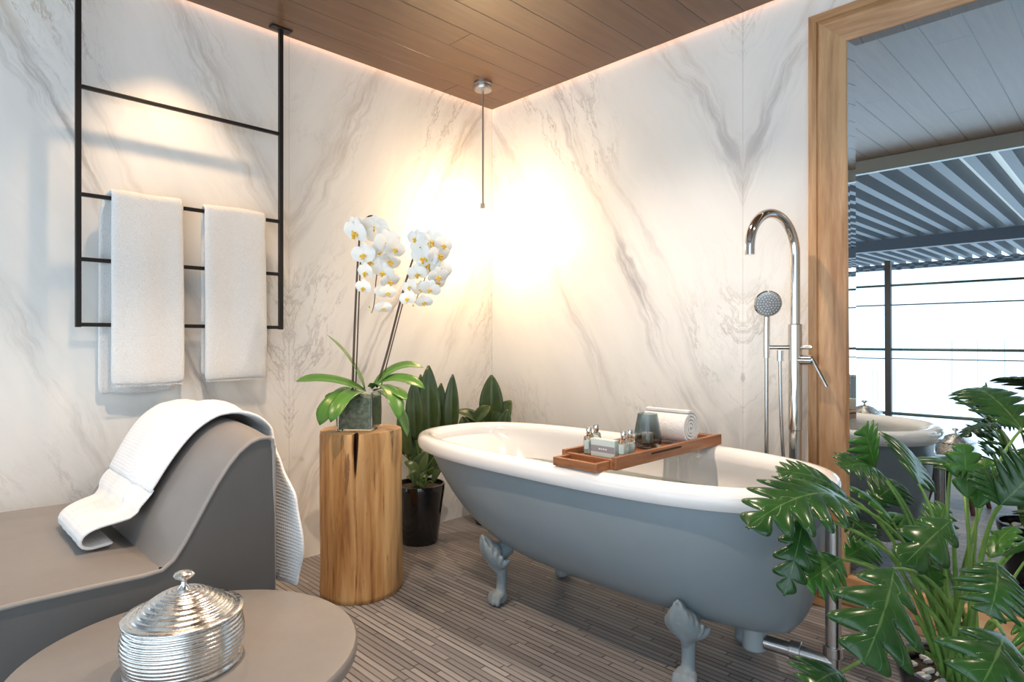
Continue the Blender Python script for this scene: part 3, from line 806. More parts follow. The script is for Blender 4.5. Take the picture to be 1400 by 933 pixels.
# ---------------- towel rack
ry = -.07; xl, xr = -2.045, -1.316
e = empty('towel_rack', ((xl + xr) / 2, ry, H), 'black steel towel rack hung from the ceiling on two rods', 'towel rack')
for x in (xl, xr):
    MB().box((x - .009, ry - .009, 1.045), (x + .009, ry + .009, H)).build('upright_rod', M['black'], e, bevel=.002)
    MB().box((x - .045, ry - .02, H - .008), (x + .045, ry + .02, H)).build('ceiling_plate', M['black'], e, bevel=.002)
for z in (1.891, 1.512, 1.284, 1.054):
    MB().box((xl + .009, ry - .007, z - .007), (xr - .009, ry + .007, z + .007)).build('bar', M['black'], e, bevel=.002)


def hung_towel(x0, x1, z, zf, zb_, label, seed, th=.02, sh=0.0):
    random.seed(seed); rows = []
    prof = []
    t_ = th
    n1 = 14
    for k in range(n1): prof.append((-t_ - .010 - .004 * math.sin(k * .4), zf + (z - .01 - zf) * k / (n1 - 1)))
    for k in range(1, 8):
        a = PI * k / 8; prof.append((-(t_ + .010) * math.cos(a), z + .002 + (t_ + .004) * math.sin(a)))
    for k in range(n1): prof.append((t_ + .010, z - .01 - (z - .01 - zb_) * k / (n1 - 1)))
    for i, (dy, zz) in enumerate(prof):
        row = []
        for j in range(13):
            f = j / 12; x = x0 + (x1 - x0) * f
            back = i > 18
            x += (-sh if back else 0) * min(1, (i - 18) / 4 if back else 0)
            fl = 1 + .03 * (z - zz)
            x = (x0 + x1) / 2 + (x - (x0 + x1) / 2) * fl
            y = ry + dy + .004 * math.sin(f * 9 + seed) * min(1, (z - zz) * 4 if zz < z else 0)
            if j in (0, 12): y += .006 if dy < 0 else -.004
            row.append((x, y, zz + .002 * math.sin(f * 7 + seed)))
        rows.append(row)
    o = MB().grid(rows).build('hand_towel', M['terry'], origin=((x0 + x1) / 2, ry, z), solid=.018, sub=2)
    tag(o, label, 'towel', 'towels on the black rack')
    # fringe stitching along the hem
    mb = MB(); n2 = int((x1 - x0) / .006)
    for k in range(n2):
        xx = x0 + .004 + k * .006; mb.tube([(xx, ry - th - .012, zf + .002), (xx + .001, ry - th - .013, zf - .006)], .0016, 5)
    mb.build('hem', M['terry'], o)['kind'] = 'stuff'


hung_towel(-1.950, -1.712, 1.512, .835, .80, 'thick white folded towel on the left half of the black rack', 1, .020, .028)
hung_towel(-1.634, -1.390, 1.512, .84, .86, 'narrower white towel on the right half of the black rack', 4, .016, .0)

# ---------------- armchair
cy0, cy1 = -1.045, -.165; CXB = -1.775
ORGc = (-2.25, (cy0 + cy1) / 2, 0)
ch = empty('lounge_chair', ORGc, 'low grey leather lounge chair with curved back and piped seams', 'chair')
SEAT = [(-2.78, .30), (-2.78, .40), (-2.765, .428), (-2.73, .441), (-2.62, .446), (-2.45, .449), (-2.3, .451), (-2.16, .449), (-2.085, .447), (-2.045, .450)]
BACK = [(-2.045, .450), (-2.02, .468), (-1.995, .505), (-1.97, .549), (-1.945, .594), (-1.92, .637), (-1.892, .678), (-1.866, .708), (-1.838, .729), (-1.812, .738), (-1.79, .738), (-1.778, .730)]


def skin(prof, name, crown, mat, puff=1.0):
    rows = []; n = len(prof)
    for i, (x, z) in enumerate(prof):
        a = prof[max(i - 1, 0)]; c_ = prof[min(i + 1, n - 1)]
        d = Vector((c_[0] - a[0], 0, c_[1] - a[1])).normalized(); nm = Vector((-d.z, 0, d.x))
        s_ = i / (n - 1); en = min(1, min(s_, 1 - s_) * 5 + .15)
        row = []
        for j in range(25):
            f = j / 24; g = 1 - abs(2 * f - 1) ** 3.2
            row.append(Vector((x, cy0 + (cy1 - cy0) * f, z)) + nm * (crown * g * en * puff + .004))
        rows.append(row)
    return MB().grid(rows).build(name, mat, ch, sub=1)


skin(SEAT, 'seat', .022, M['uphol']); skin(BACK, 'backrest', .040, M['uphol'])
for yy, sg in ((cy0, -1), (cy1, 1)):
    pr = SEAT + BACK[1:]
    up = [(x, yy, z) for x, z in pr] + [(CXB, yy, .70)]
    lo = [(x, yy, .03) for x, z in pr] + [(CXB, yy, .03)]
    mid = [(x, yy + sg * .012, (z + .03) / 2) for x, z in pr] + [(CXB, yy + sg * .012, .36)]
    MB().grid([lo, mid, up] if sg < 0 else [up, mid, lo]).build('side_panel', M['uphol_shade'], ch, sub=1)
    MB().tube([(x, yy, z + .001) for x, z in SEAT[1:] + BACK[1:]] + [(CXB - .002, yy, .715), (CXB, yy, .70)], .0055, 8).build('piping', M['piping'], ch)
    MB().tube([(CXB, yy, .715), (CXB, yy, .03)], .0055, 8).build('piping', M['piping'], ch)
MB().grid([[(CXB, cy0, .03), (CXB + .008, (cy0 + cy1) / 2, .03), (CXB, cy1, .03)], [(CXB, cy0, .40), (CXB + .02, (cy0 + cy1) / 2, .40), (CXB, cy1, .40)], [(CXB, cy0, .73), (CXB + .004, (cy0 + cy1) / 2, .755), (CXB, cy1, .73)]]).build('back_panel', M['uphol_shade'], ch, sub=2)
MB().box((-2.78, cy0, .03), (-2.77, cy1, .32)).build('front_panel', M['uphol_shade'], ch)
for x in (-2.70, -1.85):
    for yy in (cy0 + .08, cy1 - .08):
        MB().lathe([(.02, 0), (.022, .004), (.022, .04)], (x, yy, 0), 16).build('leg', M['black'], ch)

# ---------------- robe over the chair back
BP = [(-2.10, .482), (-2.135, .480), (-2.160, .482), (-2.172, .492), (-2.172, .506), (-2.155, .515), (-2.12, .512), (-2.08, .503), (-2.055, .500), (-2.03, .507), (-2.002, .527)] + [(x, z) for x, z in BACK[3:]] + [(-1.757, .70), (-1.748, .64), (-1.745, .56), (-1.744, .48), (-1.744, .40), (-1.746, .32)]
BL = [0]
for a_, b_ in zip(BP, BP[1:]): BL.append(BL[-1] + math.dist(a_, b_))


def prof_at(s_):
    L_ = s_ * BL[-1]
    for k in range(len(BP) - 1):
        if L_ <= BL[k + 1] or k == len(BP) - 2:
            f = (L_ - BL[k]) / (BL[k + 1] - BL[k]); a = Vector((BP[k][0], 0, BP[k][1])); b = Vector((BP[k + 1][0], 0, BP[k + 1][1]))
            d = (b - a).normalized(); return a.lerp(b, f), Vector((-d.z, 0, d.x))


def lerpk(keys, s_):
    for (a, va), (b, vb) in zip(keys, keys[1:]):
        if s_ <= b:
            f = (s_ - a) / (b - a); f = f * f * (3 - 2 * f); return va + (vb - va) * f
    return keys[-1][1]


near = [(0, -.84), (.12, -.865), (.3, -.85), (.5, -.86), (.62, -.90), (.68, -.96), (.76, -1.06), (.88, -1.09), (1, -1.05)]
far = [(0, -.60), (.08, -.56), (.18, -.46), (.3, -.33), (.5, -.26), (.62, -.25), (.8, -.33), (1, -.40)]
random.seed(3); rows = []
NS, NJ = 54, 34
for i in range(NS):
    s_ = i / (NS - 1); p, nm = prof_at(s_)
    yn, yf = lerpk(near, s_), lerpk(far, s_); row = []
    for j in range(NJ):
        f = j / (NJ - 1); y = yn + (yf - yn) * f
        g = 1 - abs(2 * (y - cy0) / (cy1 - cy0) - 1) ** 3.2
        cr = .040 * max(0, g) * max(0, min(1, (p.x + 2.10) / .13)) if s_ < .64 else .02 * max(0, g) * max(0, (1 - s_) * 2)
        gather = max(0, 1 - s_ / .35)
        fold = .012 * math.sin(f * 11 + 4.5 * s_) ** 2 * (.3 + s_ * .5) * (1 - gather) + .012 * gather * (math.sin(f * 15 + s_ * 8) ** 2)
        ridge = .032 * math.exp(-((f - (.16 + .30 * s_)) / .07) ** 2) * (.2 + .8 * math.sin(PI * min(1, s_ * 1.4))) * (1 - gather)
        ridge -= .010 * math.exp(-((f - (.31 + .30 * s_)) / .06) ** 2)
        edge = .012 * (1 - min(1, f * 8)) + .0
        lift = .012 * gather * math.sin(PI * f)
        rmp = min(1, max(0, (s_ - .05) / .12))
        row.append(p + nm * (.016 * rmp + cr + (fold + ridge + edge + lift) * rmp) + Vector((0, y, 0)) + Vector((0, 0, .0)))
    rows.append(row)
mb = MB().grid(rows)
# the rolled-under end resting at the seat
rob = mb.build('bathrobe', M['waffle'], origin=(-1.95, -.6, .46), solid=.010, sub=1)
tag(rob, 'white waffle bathrobe thrown over the curved grey chair back', 'robe')
# ---------------- round side table
def table(cx, cy, z, r_, label, lr):
    e = empty('round_table', (cx, cy, 0), label, 'table')
    MB().lathe([(0, -.034), (r_ - .012, -.034), (r_ - .002, -.028), (r_, -.018), (r_, -.006), (r_ - .004, -.001), (r_ - .010, 0), (0, 0)], (cx, cy, z), 96, cap=False).build('tabletop', M['concrete'], e)
    for k in range(4):
        a = R(45 + 90 * k + lr); d = Vector((math.cos(a), math.sin(a), 0))
        MB().tube([Vector((cx, cy, z - .034)) + d * r_ * .52, Vector((cx, cy, 0)) + d * r_ * .88], [.019, .012], 10).build('leg', M['darkwood'], e)
    return e


table(-2.081, -1.383, .39, .309, 'round grey stone-topped side table in front of the lounge chair', 0)
table(-1.885, -1.955, .285, .19, 'low round table with splayed dark legs, seen only in the mirror', 10)


def silver_pot(cx, cy, z, sc, label):
    e = empty('lidded_pot', (cx, cy, z), label, 'pot', 'ribbed silver lidded pots'); c = Vector((cx, cy, z))
    prof = [(0, 0), (.098, 0), (.102, .003), (.101, .008), (.096, .011)]
    n_ = 11; z0_, z1_ = .011, .092
    for k in range(n_ * 6 + 1):
        t_ = k / (n_ * 6); zz = z0_ + (z1_ - z0_) * t_
        rr = .0955 + .0085 * math.sin(PI * min(1, t_ * .95 + .02)) + .0021 * abs(math.sin(PI * n_ * t_)) ** .7
        prof.append((rr, zz))
    prof += [(.098, .0935), (.09, .094), (0, .094)]
    prof = [(a * sc, b * sc) for a, b in prof]
    MB().lathe(prof, c, 96, cap=False).build('bowl', M['silver'], e, sharp=0)
    prof = [(.0, .0945), (.103, .0945), (.1045, .0965), (.1035, .099), (.090, .1005)]
    n_ = 9
    for k in range(n_ * 6 + 1):
        t_ = k / (n_ * 6); a = .088 * (1 - t_) + .010 * t_
        zz = .0995 + .040 * math.sin(PI / 2 * t_) ** 1.0 * (1) + .0019 * abs(math.sin(PI * n_ * t_)) ** .7
        prof.append((a, zz))
    prof += [(0, .1405)]
    prof = [(a * sc, b * sc) for a, b in prof]
    lid = MB().lathe(prof, c, 96, cap=False).build('lid', M['silver'], e, sharp=0)
    prof = [(.0, .139), (.013, .139), (.010, .143), (.0055, .149), (.005, .155), (.009, .159), (.0165, .163), (.0185, .167), (.015, .1715), (.007, .174), (0, .1745)]
    MB().lathe([(a * sc, b * sc) for a, b in prof], c, 32, cap=False).build('knob', M['silver'], lid)
    return e


silver_pot(-2.108, -1.412, .39, 1.0, 'ribbed silver lidded pot on the grey round table by the chair')
silver_pot(-1.905, -1.945, .285, .98, 'ribbed silver lidded pot seen in the mirror, on the dark-legged table')

# ---------------- log stool
sx, sy, srad, sh_ = -1.174, -.487, .160, .643
e = empty('log_side_table', (sx, sy, 0), 'upright golden wood log used as a side table', 'side table')
random.seed(11); rings = []; NA = 420
crack_dir = math.atan2(CAM.y - sy, CAM.x - sx) - R(6)


def srf(a, z):
    r_ = srad * (1 + .02 * math.sin(2 * a + 1) + .02 * math.sin(3 * a + 2 + z) + .006 * math.sin(9 * a + 2 * z) + .003 * math.sin(23 * a + z * 3))
    r_ *= 1 + .025 * math.exp(-((z - .12) / .16) ** 2) * math.sin(a - crack_dir - .8) + .02 * math.exp(-z / .1)
    d = (a - crack_dir + PI) % (2 * PI) - PI - .03 * math.sin(z * 9)
    r_ -= .05 * math.exp(-(d / (.012 + .05 * max(0, min(1, (z - .45) / .15)))) ** 4) * max(.0, min(1, (z - .44) / .1)) + .014 * math.exp(-((d + .02) / .014) ** 2)
    return r_


for k in range(34):
    z = sh_ * k / 33; s_ = 1.0 - (.02 if k in (0, 33) else 0)
    rings.append([Vector((sx + srf(2 * PI * j / NA, z) * s_ * math.cos(2 * PI * j / NA), sy + srf(2 * PI * j / NA, z) * s_ * math.sin(2 * PI * j / NA), z)) for j in range(NA)])
mb = MB().loft(rings, cap0=True, cap1=False); mb.build('log', M['stump'], e, sharp=0)
top = [p.copy() for p in rings[-1]]; c_ = Vector((sx, sy, sh_ + .0005))
mb = MB().loft([top, [c_ + (p - c_) * .5 for p in top], [c_ + (p - c_) * .02 for p in top]], cap0=False); mb.build('cut_top', M['ring'], e)

# ---------------- leaf builder


def leaf_rows(B, T, nrm, wid, bend=.15, lobes=0, depth=.6, lean=.25, fold=.15, shape=1.0, ns=None, nt_=9, twist=0, ctrl=.5, tipdroop=0):
    B = Vector(B); T = Vector(T); L_ = (T - B).length; Nn = Vector(nrm).normalized()
    C = B.lerp(T, ctrl) + Nn * (bend * L_)
    ns = ns or (lobes * 12 + 5 if lobes else 14); rows = []
    for i in range(ns):
        s_ = i / (ns - 1)
        p = B * (1 - s_) ** 2 + C * 2 * s_ * (1 - s_) + T * s_ * s_
        d = ((C - B) * (1 - s_) + (T - C) * s_).normalized()
        side = d.cross(Nn).normalized(); up = side.cross(d).normalized()
        if shape == 'heart': env = max(0, math.sin(PI * min(1, (s_ * .90 + .08)) ** 1.15)) ** .62
        elif shape == 'strap': env = min(1, (s_ * 4 + .35)) * (1 - max(0, (s_ - .72) / .28) ** 2.2)
        else: env = max(0, math.sin(PI * (s_ * .97 + .015) ** .8)) ** .75
        wv = wid * env
        if lobes:
            q = abs(math.sin(PI * lobes * s_ + .3)) ** .62
            wv *= (1 - depth) + depth * q
        wv = max(wv, .0006); row = []
        for j in range(nt_):
            t_ = 2 * j / (nt_ - 1) - 1; o_ = abs(t_)
            ang = fold
            pp = p + side * (t_ * wv) + d * (lean * o_ * wv) + up * (wv * (ang * o_ - .35 * abs(ang) * o_ * o_) if ang > 0 else wv * ang * o_ * o_)
            if lobes: pp -= up * (wv * .35 * o_ * o_)
            row.append(pp)
        rows.append(row)
    return rows


def leaf(parent, mat, *a, name='leaf', sub=0, **k):
    mb = MB().grid(leaf_rows(*a, **k)); return mb.build(name, mat, parent, solid=.0009, sharp=0)


# ---------------- orchid in a glass cube vase, on the log
ox, oy, oz = -1.185, -.495, sh_ + .002
e = empty('potted_orchid', (ox, oy, oz), 'white moth orchid with two arching stems in a square glass vase', 'orchid')
vr = R(42)
def rbox(c, hx, z0, z1, rad=.012, rot=vr, n=5):
    rings = []
    for z in (z0, z1):
        ring = []
        for q in range(4):
            for k in range(n + 1):
                a = PI / 2 * q + PI / 2 * k / n; cx_ = (hx - rad) * (1 if q in (0, 3) else -1); cy_ = (hx - rad) * (1 if q in (0, 1) else -1)
                p = Vector((cx_ + rad * math.cos(a), cy_ + rad * math.sin(a), 0)); p.rotate(Euler((0, 0, rot))); ring.append(Vector(c) + p + Vector((0, 0, z)))
        rings.append(ring)
    return rings
VC = (ox, oy, oz)
o_ = rbox(VC, .072, 0, .150); i_ = rbox(VC, .066, .008, .150, .008)
mid = rbox(VC, .0735, .07, .075)
mb = MB(); mb.loft([o_[0], mid[0], o_[1], i_[1], i_[0]]); mb.build('glass_vase', M['vglass'], e, sharp=50)
mb = MB(); g_ = rbox(VC, .0645, .009, .128, .008); mb.loft([g_[0], g_[1]]); mb.build('bark_filling', M['moss'], e, smooth=False)
top0 = Vector((ox, oy, oz + .128))
random.seed(5)
mb = MB()
for k in range(26):
    a = random.uniform(0, 2 * PI); r_ = random.uniform(0, .05); mb.ball(top0 + Vector((r_ * math.cos(a), r_ * math.sin(a), .003)), (.014, .009, .007), 8, Euler((random.random(), random.random(), a)).to_matrix())
mb.build('bark_chips', M['moss'], e, remesh=.003)['kind'] = 'stuff'
DO = 2.46
def lf(b, t_, w_, bend, nrm=(0, 0, 1), dd=(0, 0), fold=.25):
    leaf(e, M['leaf_or'], at(*b, DO + dd[0]), at(*t_, DO + dd[1]), Vector(nrm).normalized() + Vector((-.30, -.30, 0)), w_ * 1.3, bend=bend, shape='strap', lean=.1, fold=fold, nt_=7)
lf((500, 535), (404, 522), .026, .22, dd=(0, -.10)); lf((498, 532), (447, 458), .025, .14, (1, -.3, .3), (0, .02))
lf((508, 532), (579, 503), .024, .42, dd=(0, .04)); lf((506, 532), (581, 532), .026, .40, dd=(0, -.06))
lf((490, 535), (437, 582), .030, .42, (-.5, -.2, 1), (0, -.16)); lf((494, 536), (452, 578), .024, .40, (-.4, -.4, 1), (0, -.22))
lf((515, 535), (557, 598), .030, .36, (.5, .1, 1), (0, -.05)); lf((512, 535), (556, 548), .022, .25, (.2, 0, 1), (0, -.15))
lf((506, 530), (545, 575), .026, .45, (.4, -.2, 1), (0, -.2)); lf((480, 538), (446, 545), .020, .3, dd=(0, .1))
# stems
S1 = [at(482, 535, DO), at(484, 470, DO), at(487, 400, DO), at(490, 345, DO), at(494, 312, DO), at(504, 296, DO), at(516, 300, DO), at(519, 325, DO), at(518, 355, DO), at(514, 385, DO), at(512, 412, DO), at(509, 426, DO)]
S2 = [at(515, 530, DO), at(530, 480, DO), at(548, 410, DO), at(562, 362, DO), at(574, 330, DO), at(583, 320, DO), at(592, 328, DO), at(589, 350, DO), at(583, 375, DO), at(574, 398, DO), at(567, 414, DO)]


def smooth_path(P, n=4):
    out = []
    for i in range(len(P) - 1):
        p0, p1, p2, p3 = P[max(i - 1, 0)], P[i], P[i + 1], P[min(i + 2, len(P) - 1)]
        for k in range(n):
            t_ = k / n
            out.append(.5 * ((2 * p1) + (p2 - p0) * t_ + (2 * p0 - 5 * p1 + 4 * p2 - p3) * t_ ** 2 + (3 * p1 - p0 - 3 * p2 + p3) * t_ ** 3))
    return out + [P[-1]]


for S in (S1, S2):
    q = smooth_path(S); n_ = len(q)
    MB().tube(q, [.0050 * (1 - .72 * i / n_) for i in range(n_)], 8).build('flower_stem', M['stem_b'], e)
MB().tube([at(486, 540, DO + .01), at(493, 352, DO + .01)], .0028, 8).build('stake', M['stem_b'], e)
MB().tube([at(520, 532, DO + .01), at(551, 414, DO + .01)], .0024, 8).build('stake', M['stem_b'], e)


def flower_mb(sc=1.0):
    """facing -y, five petals"""
    mb = MB()
    for ang, w_, l_ in ((90, .013, .032), (218, .012, .029), (322, .012, .029), (8, .021, .037), (172, .021, .037)):
        a = R(ang); d = Vector((math.cos(a), 0, math.sin(a)))
        rows = leaf_rows(Vector((0, 0, 0)), d * l_ + Vector((0, .006 if w_ < .02 else -.002, 0)), (0, -1, 0), w_, bend=.12, shape='heart', lean=.0, fold=-.2, ns=9, nt_=7)
        mb.grid(rows)
    return mb


def lip_mb():
    mb = MB(); mb.ball((0, -.006, -.002), (.0040, .005, .0045), 10); mb.ball((0, -.009, -.010), (.0035, .005, .006), 8); mb.ball((.007, -.005, -.005), (.003, .004, .004), 8); mb.ball((-.007, -.005, -.005), (.003, .004, .004), 8)
    return mb


FL = [(484, 312, 1.2, -40), (540, 340, 1.05, 55), (517, 320, 1.1, 20), (507, 358, 1.0, -10), (530, 400, .8, 30), (575, 338, 1.0, -20), (606, 335, 1.0, 40), (586, 362, 1.1, 0), (599, 378, 1.0, 20), (576, 395, .85, -5), (487, 318, 1.35, -25), (512, 310, 1.2, 0), (530, 330, 1.25, 30), (497, 348, 1.15, -20), (522, 345, 1.1, 10), (533, 357, 1.1, 35), (500, 372, 1.0, -30), (524, 372, 1.0, 15), (533, 384, .95, 35), (497, 393, .85, -25), (525, 398, .85, 10), (524, 421, .75, 5),
      (569, 326, 1.0, -25), (590, 330, 1.35, 5), (600, 348, 1.2, 35), (580, 352, 1.25, -10), (603, 368, 1.1, 35), (571, 374, 1.0, -20), (592, 368, 1.1, 10), (597, 387, 1.0, 30), (588, 395, .95, 10), (557, 408, .85, -25), (580, 413, .8, 5), (560, 392, .8, -30)]
fm = lm = None
random.seed(9)
for (fx, fy, sc, yaw) in FL:
    P_ = at(fx, fy, DO - .035 + random.uniform(-.02, .02))
    if fm is None:
        f0 = flower_mb().build('flower', M['petal'], None, sharp=0); l0 = lip_mb().build('lip', M['lip'], f0); fm, lm = f0, l0; f_ = f0; l_ = l0
    else:
        f_ = fm.copy(); COL.objects.link(f_); l_ = lm.copy(); COL.objects.link(l_)
    f_.parent = e; f_.location = P_ - ORG[e.name]; f_.scale = (sc * 1.22,) * 3
    f_.rotation_euler = (R(18 + random.uniform(-12, 14)), R(random.uniform(-18, 18)), R(-45 + yaw + random.uniform(-10, 10)))
    l_.parent = f_
for (bx_, by_) in ((508, 427), (513, 421), (505, 420), (565, 418), (570, 414), (561, 412)):
    MB().ball(at(bx_, by_, DO), (.004, .004, .006), 8).build('bud', M['bud'], e)

# ---------------- cast-iron plant in a black pot behind the log
def potted(cx, cy, r_, h, label, cat, leaves, mat, petw=.0028, pot_taper=.70):
    e = empty('potted_plant', (cx, cy, 0), label, cat)
    MB().lathe([(0, 0), (r_ * pot_taper, 0), (r_ * (pot_taper + .03), .008), (r_ * .93, h * .7), (r_ * .995, h - .03), (r_ * 1.0, h - .004), (r_ * .985, h), (r_ * .93, h), (r_ * .90, h - .03), (0, h - .035)], (cx, cy, 0), 64, cap=False).build('pot', M['blackpot'], e)
    MB().lathe([(0, h - .018), (r_ * .5, h - .015), (r_ * .9, h - .024)], (cx, cy, 0), 32, cap=False).build('soil', M['soil'], e)
    for k, (B, T, w_, nrm, bend) in enumerate(leaves):
        B = Vector(B); T = Vector(T)
        leaf(e, mat, B, T, nrm, w_ * 1.12, bend=bend, shape=1.0, lean=.15, fold=.45, nt_=9)
        a = k * 2.4; root = Vector((cx + .03 * math.cos(a) * r_ / .12, cy + .03 * math.sin(a) * r_ / .12, h - .03))
        MB().tube(bez(root, root.lerp(B, .6) + Vector((0, 0, .04)), B, 8), petw, 6).build('stem', M['stem_g'], e)
    return e


px_, py_ = -.655, -.175
D1 = 3.03
lv = []
for (b, t_, w_, dd, nrm, bend) in [
    ((588, 610), (586, 500), .052, 0, (-.7, -.7, .1), .06), ((617, 600), (619, 512), .036, .05, (-.75, -.6, .1), .05), ((568, 602), (566, 520), .038, -.06, (-.7, -.7, .2), .05),
    ((576, 615), (575, 512), .036, .10, (-.6, -.8, .2), .05), ((604, 618), (603, 524), .040, .12, (-.75, -.65, .1), .05), ((552, 622), (556, 560), .030, -.02, (-.8, -.6, .2), .1), ((594, 640), (618, 622), .03, -.12, (-.4, -.7, .5), .2), ((566, 650), (583, 618), .032, -.08, (-.5, -.8, .4), .2), ((580, 668), (556, 652), .02, .02, (-.4, -.4, .9), .4),
    ((560, 625), (548, 555), .030, -.1, (-.8, -.5, .2), .1), ((573, 655), (553, 632), .028, -.12, (-.2, -.5, .9), .35), ((602, 645), (625, 600), .036, .1, (-.6, -.5, .3), .1),
    ((570, 640), (560, 590), .032, -.02, (-.6, -.8, .1), .1), ((585, 650), (604, 600), .036, .06, (-.7, -.7, .1), .08), ((560, 645), (566, 665), .022, -.16, (-.1, -.5, 1), .6), ((592, 660), (604, 640), .02, -.05, (-.3, -.4, .9), .4), ((604, 620), (640, 590), .03, .12, (-.4, -.6, .5), .15)]:
    lv.append((at(*b, D1 + dd), at(*t_, D1 + dd), w_, nrm, bend))
potted(px_, py_, .125, .29, 'black glazed pot of upright dark leaves behind the log, beside the tub', 'potted plant', lv, M['leaf_ca'])
lv = []
D2 = 3.42
for (b, t_, w_, dd, nrm, bend) in [
    ((672, 590), (672, 513), .060, 0, (-.7, -.7, .2), .08), ((664, 585), (622, 563), .040, -.06, (-.2, -.5, 1), .25), ((676, 592), (699, 548), .056, -.02, (-.9, -.3, .3), .12),
    ((655, 592), (640, 562), .038, -.08, (-.6, -.6, .5), .2), ((648, 580), (670, 556), .036, -.10, (-.3, -.5, .9), .2), ((684, 600), (694, 560), .034, -.1, (-.6, -.7, .4), .1), ((640, 600), (632, 570), .034, -.1, (-.6, -.7, .2), .15)]:
    lv.append((at(*b, D2 + dd), at(*t_, D2 + dd), w_, nrm, bend))
c2 = at(672, 600, 3.40)
potted(-.19, -.19, .115, .26, 'dark broad-leaved plant in the marble corner, showing above the far tub rim', 'potted plant', lv, M['leaf_ca'])

# ---------------- philodendron in the foreground
PXc, PYc = -.775, -2.396
PH = .25
e = empty('potted_philodendron', (PXc, PYc, 0), 'large lobed-leaf philodendron in a black pot at the right foreground', 'potted plant')
r_ = .122
MB().lathe([(0, 0), (r_ * .72, 0), (r_ * .76, .01), (r_ * .95, PH - .05), (r_, PH - .03), (r_ * 1.03, PH - .008), (r_ * 1.02, PH), (r_ * .93, PH), (r_ * .90, PH - .03), (0, PH - .035)], (PXc, PYc, 0), 64, cap=False).build('pot', M['blackpot'], e)
random.seed(21); mb = MB()
for k in range(70):
    a = random.uniform(0, 2 * PI); q = r_ * .80 * math.sqrt(random.random()); s_ = random.uniform(.009, .016)
    mb.ball((PXc + q * math.cos(a), PYc + q * math.sin(a), PH - .028 + random.random() * .008), (s_, s_ * .8, s_ * .6), 8, Euler((random.random(), random.random(), a)).to_matrix())
mb.build('pebbles', M['pebble'], e)['kind'] = 'stuff'
MB().lathe([(0, PH - .022), (r_ * .92, PH - .03)], (PXc, PYc, 0), 24, cap=False).build('soil', M['soil'], e)
crown = Vector((PXc, PYc, PH - .02))
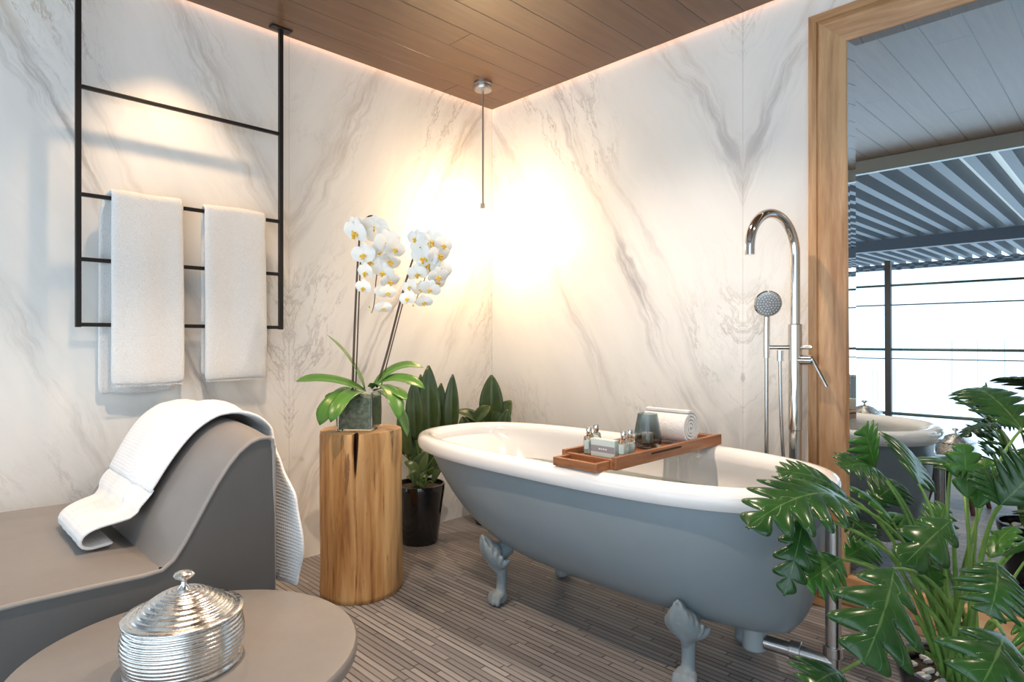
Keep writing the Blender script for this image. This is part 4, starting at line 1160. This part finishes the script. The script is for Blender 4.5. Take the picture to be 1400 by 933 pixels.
# blade base px, tip px, depth base, depth tip, half width, normal, bend, lobes, material, curl
PL = [
    ((1166, 690), (1022, 722), 1.38, 1.20, .095, (-.25, -.35, 1), .30, 7, 0), ((1160, 680), (1062, 645), 1.42, 1.42, .070, (-.2, -.5, 1), .22, 6, 0),
    ((1100, 702), (1072, 815), 1.30, 1.22, .040, (-.8, -.4, .3), .28, 5, 0), ((1196, 642), (1180, 584), 1.50, 1.46, .060, (-.5, -.8, .25), .05, 5, 1),
    ((1256, 662), (1240, 612), 1.42, 1.60, .095, (-.4, -.75, .35), .10, 6, 0), ((1222, 778), (1180, 908), 1.15, 1.02, .082, (-.65, -.55, .5), .16, 4, 0),
    ((1150, 765), (1100, 800), 1.30, 1.22, .060, (-.4, -.6, .8), .18, 6, 1), ((1156, 762), (1196, 742), 1.40, 1.50, .050, (-.3, -.7, .7), .2, 6, 1),
    ((1300, 712), (1232, 776), 1.30, 1.22, .055, (-.5, -.5, .8), .18, 3, 0), ((1362, 770), (1352, 842), 1.05, .98, .058, (-.6, -.4, .7), .30, 6, 0),
    ((1372, 868), (1340, 940), .98, .90, .075, (-.5, -.5, .9), .22, 3, 0), ((1150, 920), (1108, 940), 1.12, 1.05, .060, (-.3, -.4, 1), .2, 4, 0),
    ((1368, 692), (1345, 640), 1.22, 1.25, .045, (-.5, -.7, .3), .1, 5, 0), ((1368, 690), (1418, 640), 1.22, 1.2, .07, (-.5, -.6, .6), .2, 5, 0),
    ((1300, 640), (1345, 655), 1.45, 1.38, .05, (-.3, -.4, 1), .25, 6, 0), 
    ((1215, 700), (1262, 735), 1.55, 1.45, .055, (-.3, -.6, .8), .25, 5, 1),
    
    ((1205, 650), (1150, 640), 1.50, 1.42, .06, (-.2, -.5, 1), .25, 6, 0), ((1190, 690), (1232, 662), 1.55, 1.62, .06, (-.3, -.5, .9), .2, 6, 0),
    
    ((1270, 740), (1292, 690), 1.52, 1.58, .05, (-.5, -.6, .5), .15, 5, 1), ((1150, 705), (1190, 735), 1.45, 1.38, .05, (-.3, -.6, .7), .2, 5, 0),
    ((1392, 850), (1440, 910), 1.2, 1.12, .06, (-.4, -.4, 1), .2, 5, 1), ((1385, 920), (1430, 960), 1.3, 1.22, .06, (-.4, -.4, 1), .2, 5, 0),
    # away from the camera: this side of the plant shows in the mirror
    ((1420, 640), (1490, 600), 1.75, 1.9, .09, (.4, .1, 1), .25, 7, 0), ((1400, 600), (1460, 560), 1.8, 1.95, .085, (.4, .1, 1), .2, 7, 0), ((1370, 700), (1400, 680), 1.85, 1.95, .07, (.5, .2, .9), .2, 6, 0)]
PL = [q for q in PL if q[2] < 1.7] + [
    (None, None, Vector((-.52, -2.48, .78)), Vector((-.30, -2.34, .86)), .085, (.1, .2, 1), .22, 7, 0),
    (None, None, Vector((-.56, -2.36, .66)), Vector((-.36, -2.22, .63)), .07, (.1, .2, 1), .25, 6, 0),
    (None, None, Vector((-.48, -2.54, .55)), Vector((-.27, -2.50, .50)), .075, (.2, .0, 1), .25, 6, 0)]
for k, (b, t_, db, dt, w_, nrm, bend, lb_, mt) in enumerate(PL):
    B = at(*b, db) if b else db; T = at(*t_, dt) if t_ else dt
    leaf(e, M['leaf_ph2'] if mt else M['leaf_ph'], B, T, nrm, w_, bend=bend, lobes=lb_, depth=.86, lean=.55, fold=.22, nt_=9)
    a = k * 2.39; root = crown + Vector((.035 * math.cos(a), .035 * math.sin(a), 0))
    d = (B - root); mid_ = root + Vector((d.x * .35, d.y * .35, d.z * .75 + .03))
    if B.z < root.z + .08: mid_ = root.lerp(B, .5) + Vector((0, 0, .12))
    MB().tube(bez(root, mid_, B, 12), [.0062 - .0032 * i / 12 for i in range(13)], 8).build('stem', M['stem_g'], e)
random.seed(33)
for k in range(10):   # young shoots standing in the middle of the pot
    a = random.uniform(0, 2 * PI); root = crown + Vector((.03 * math.cos(a), .03 * math.sin(a), 0)); tp = root + Vector((random.uniform(-.14, .12), random.uniform(-.12, .14), random.uniform(.2, .42)))
    MB().tube(bez(root, root.lerp(tp, .5) + Vector((0, 0, .05)), tp, 8), [.006 - .0035 * i / 8 for i in range(9)], 7).build('stem', M['stem_g'], e)
    d = (tp - root).normalized()
    leaf(e, M['leaf_ph2'], tp, tp + Vector((d.x * .9, d.y * .9, .25)).normalized() * .12, (-d.x, -d.y, .6), .04, bend=.2, lobes=4, depth=.6, lean=.4, fold=.2, nt_=7)
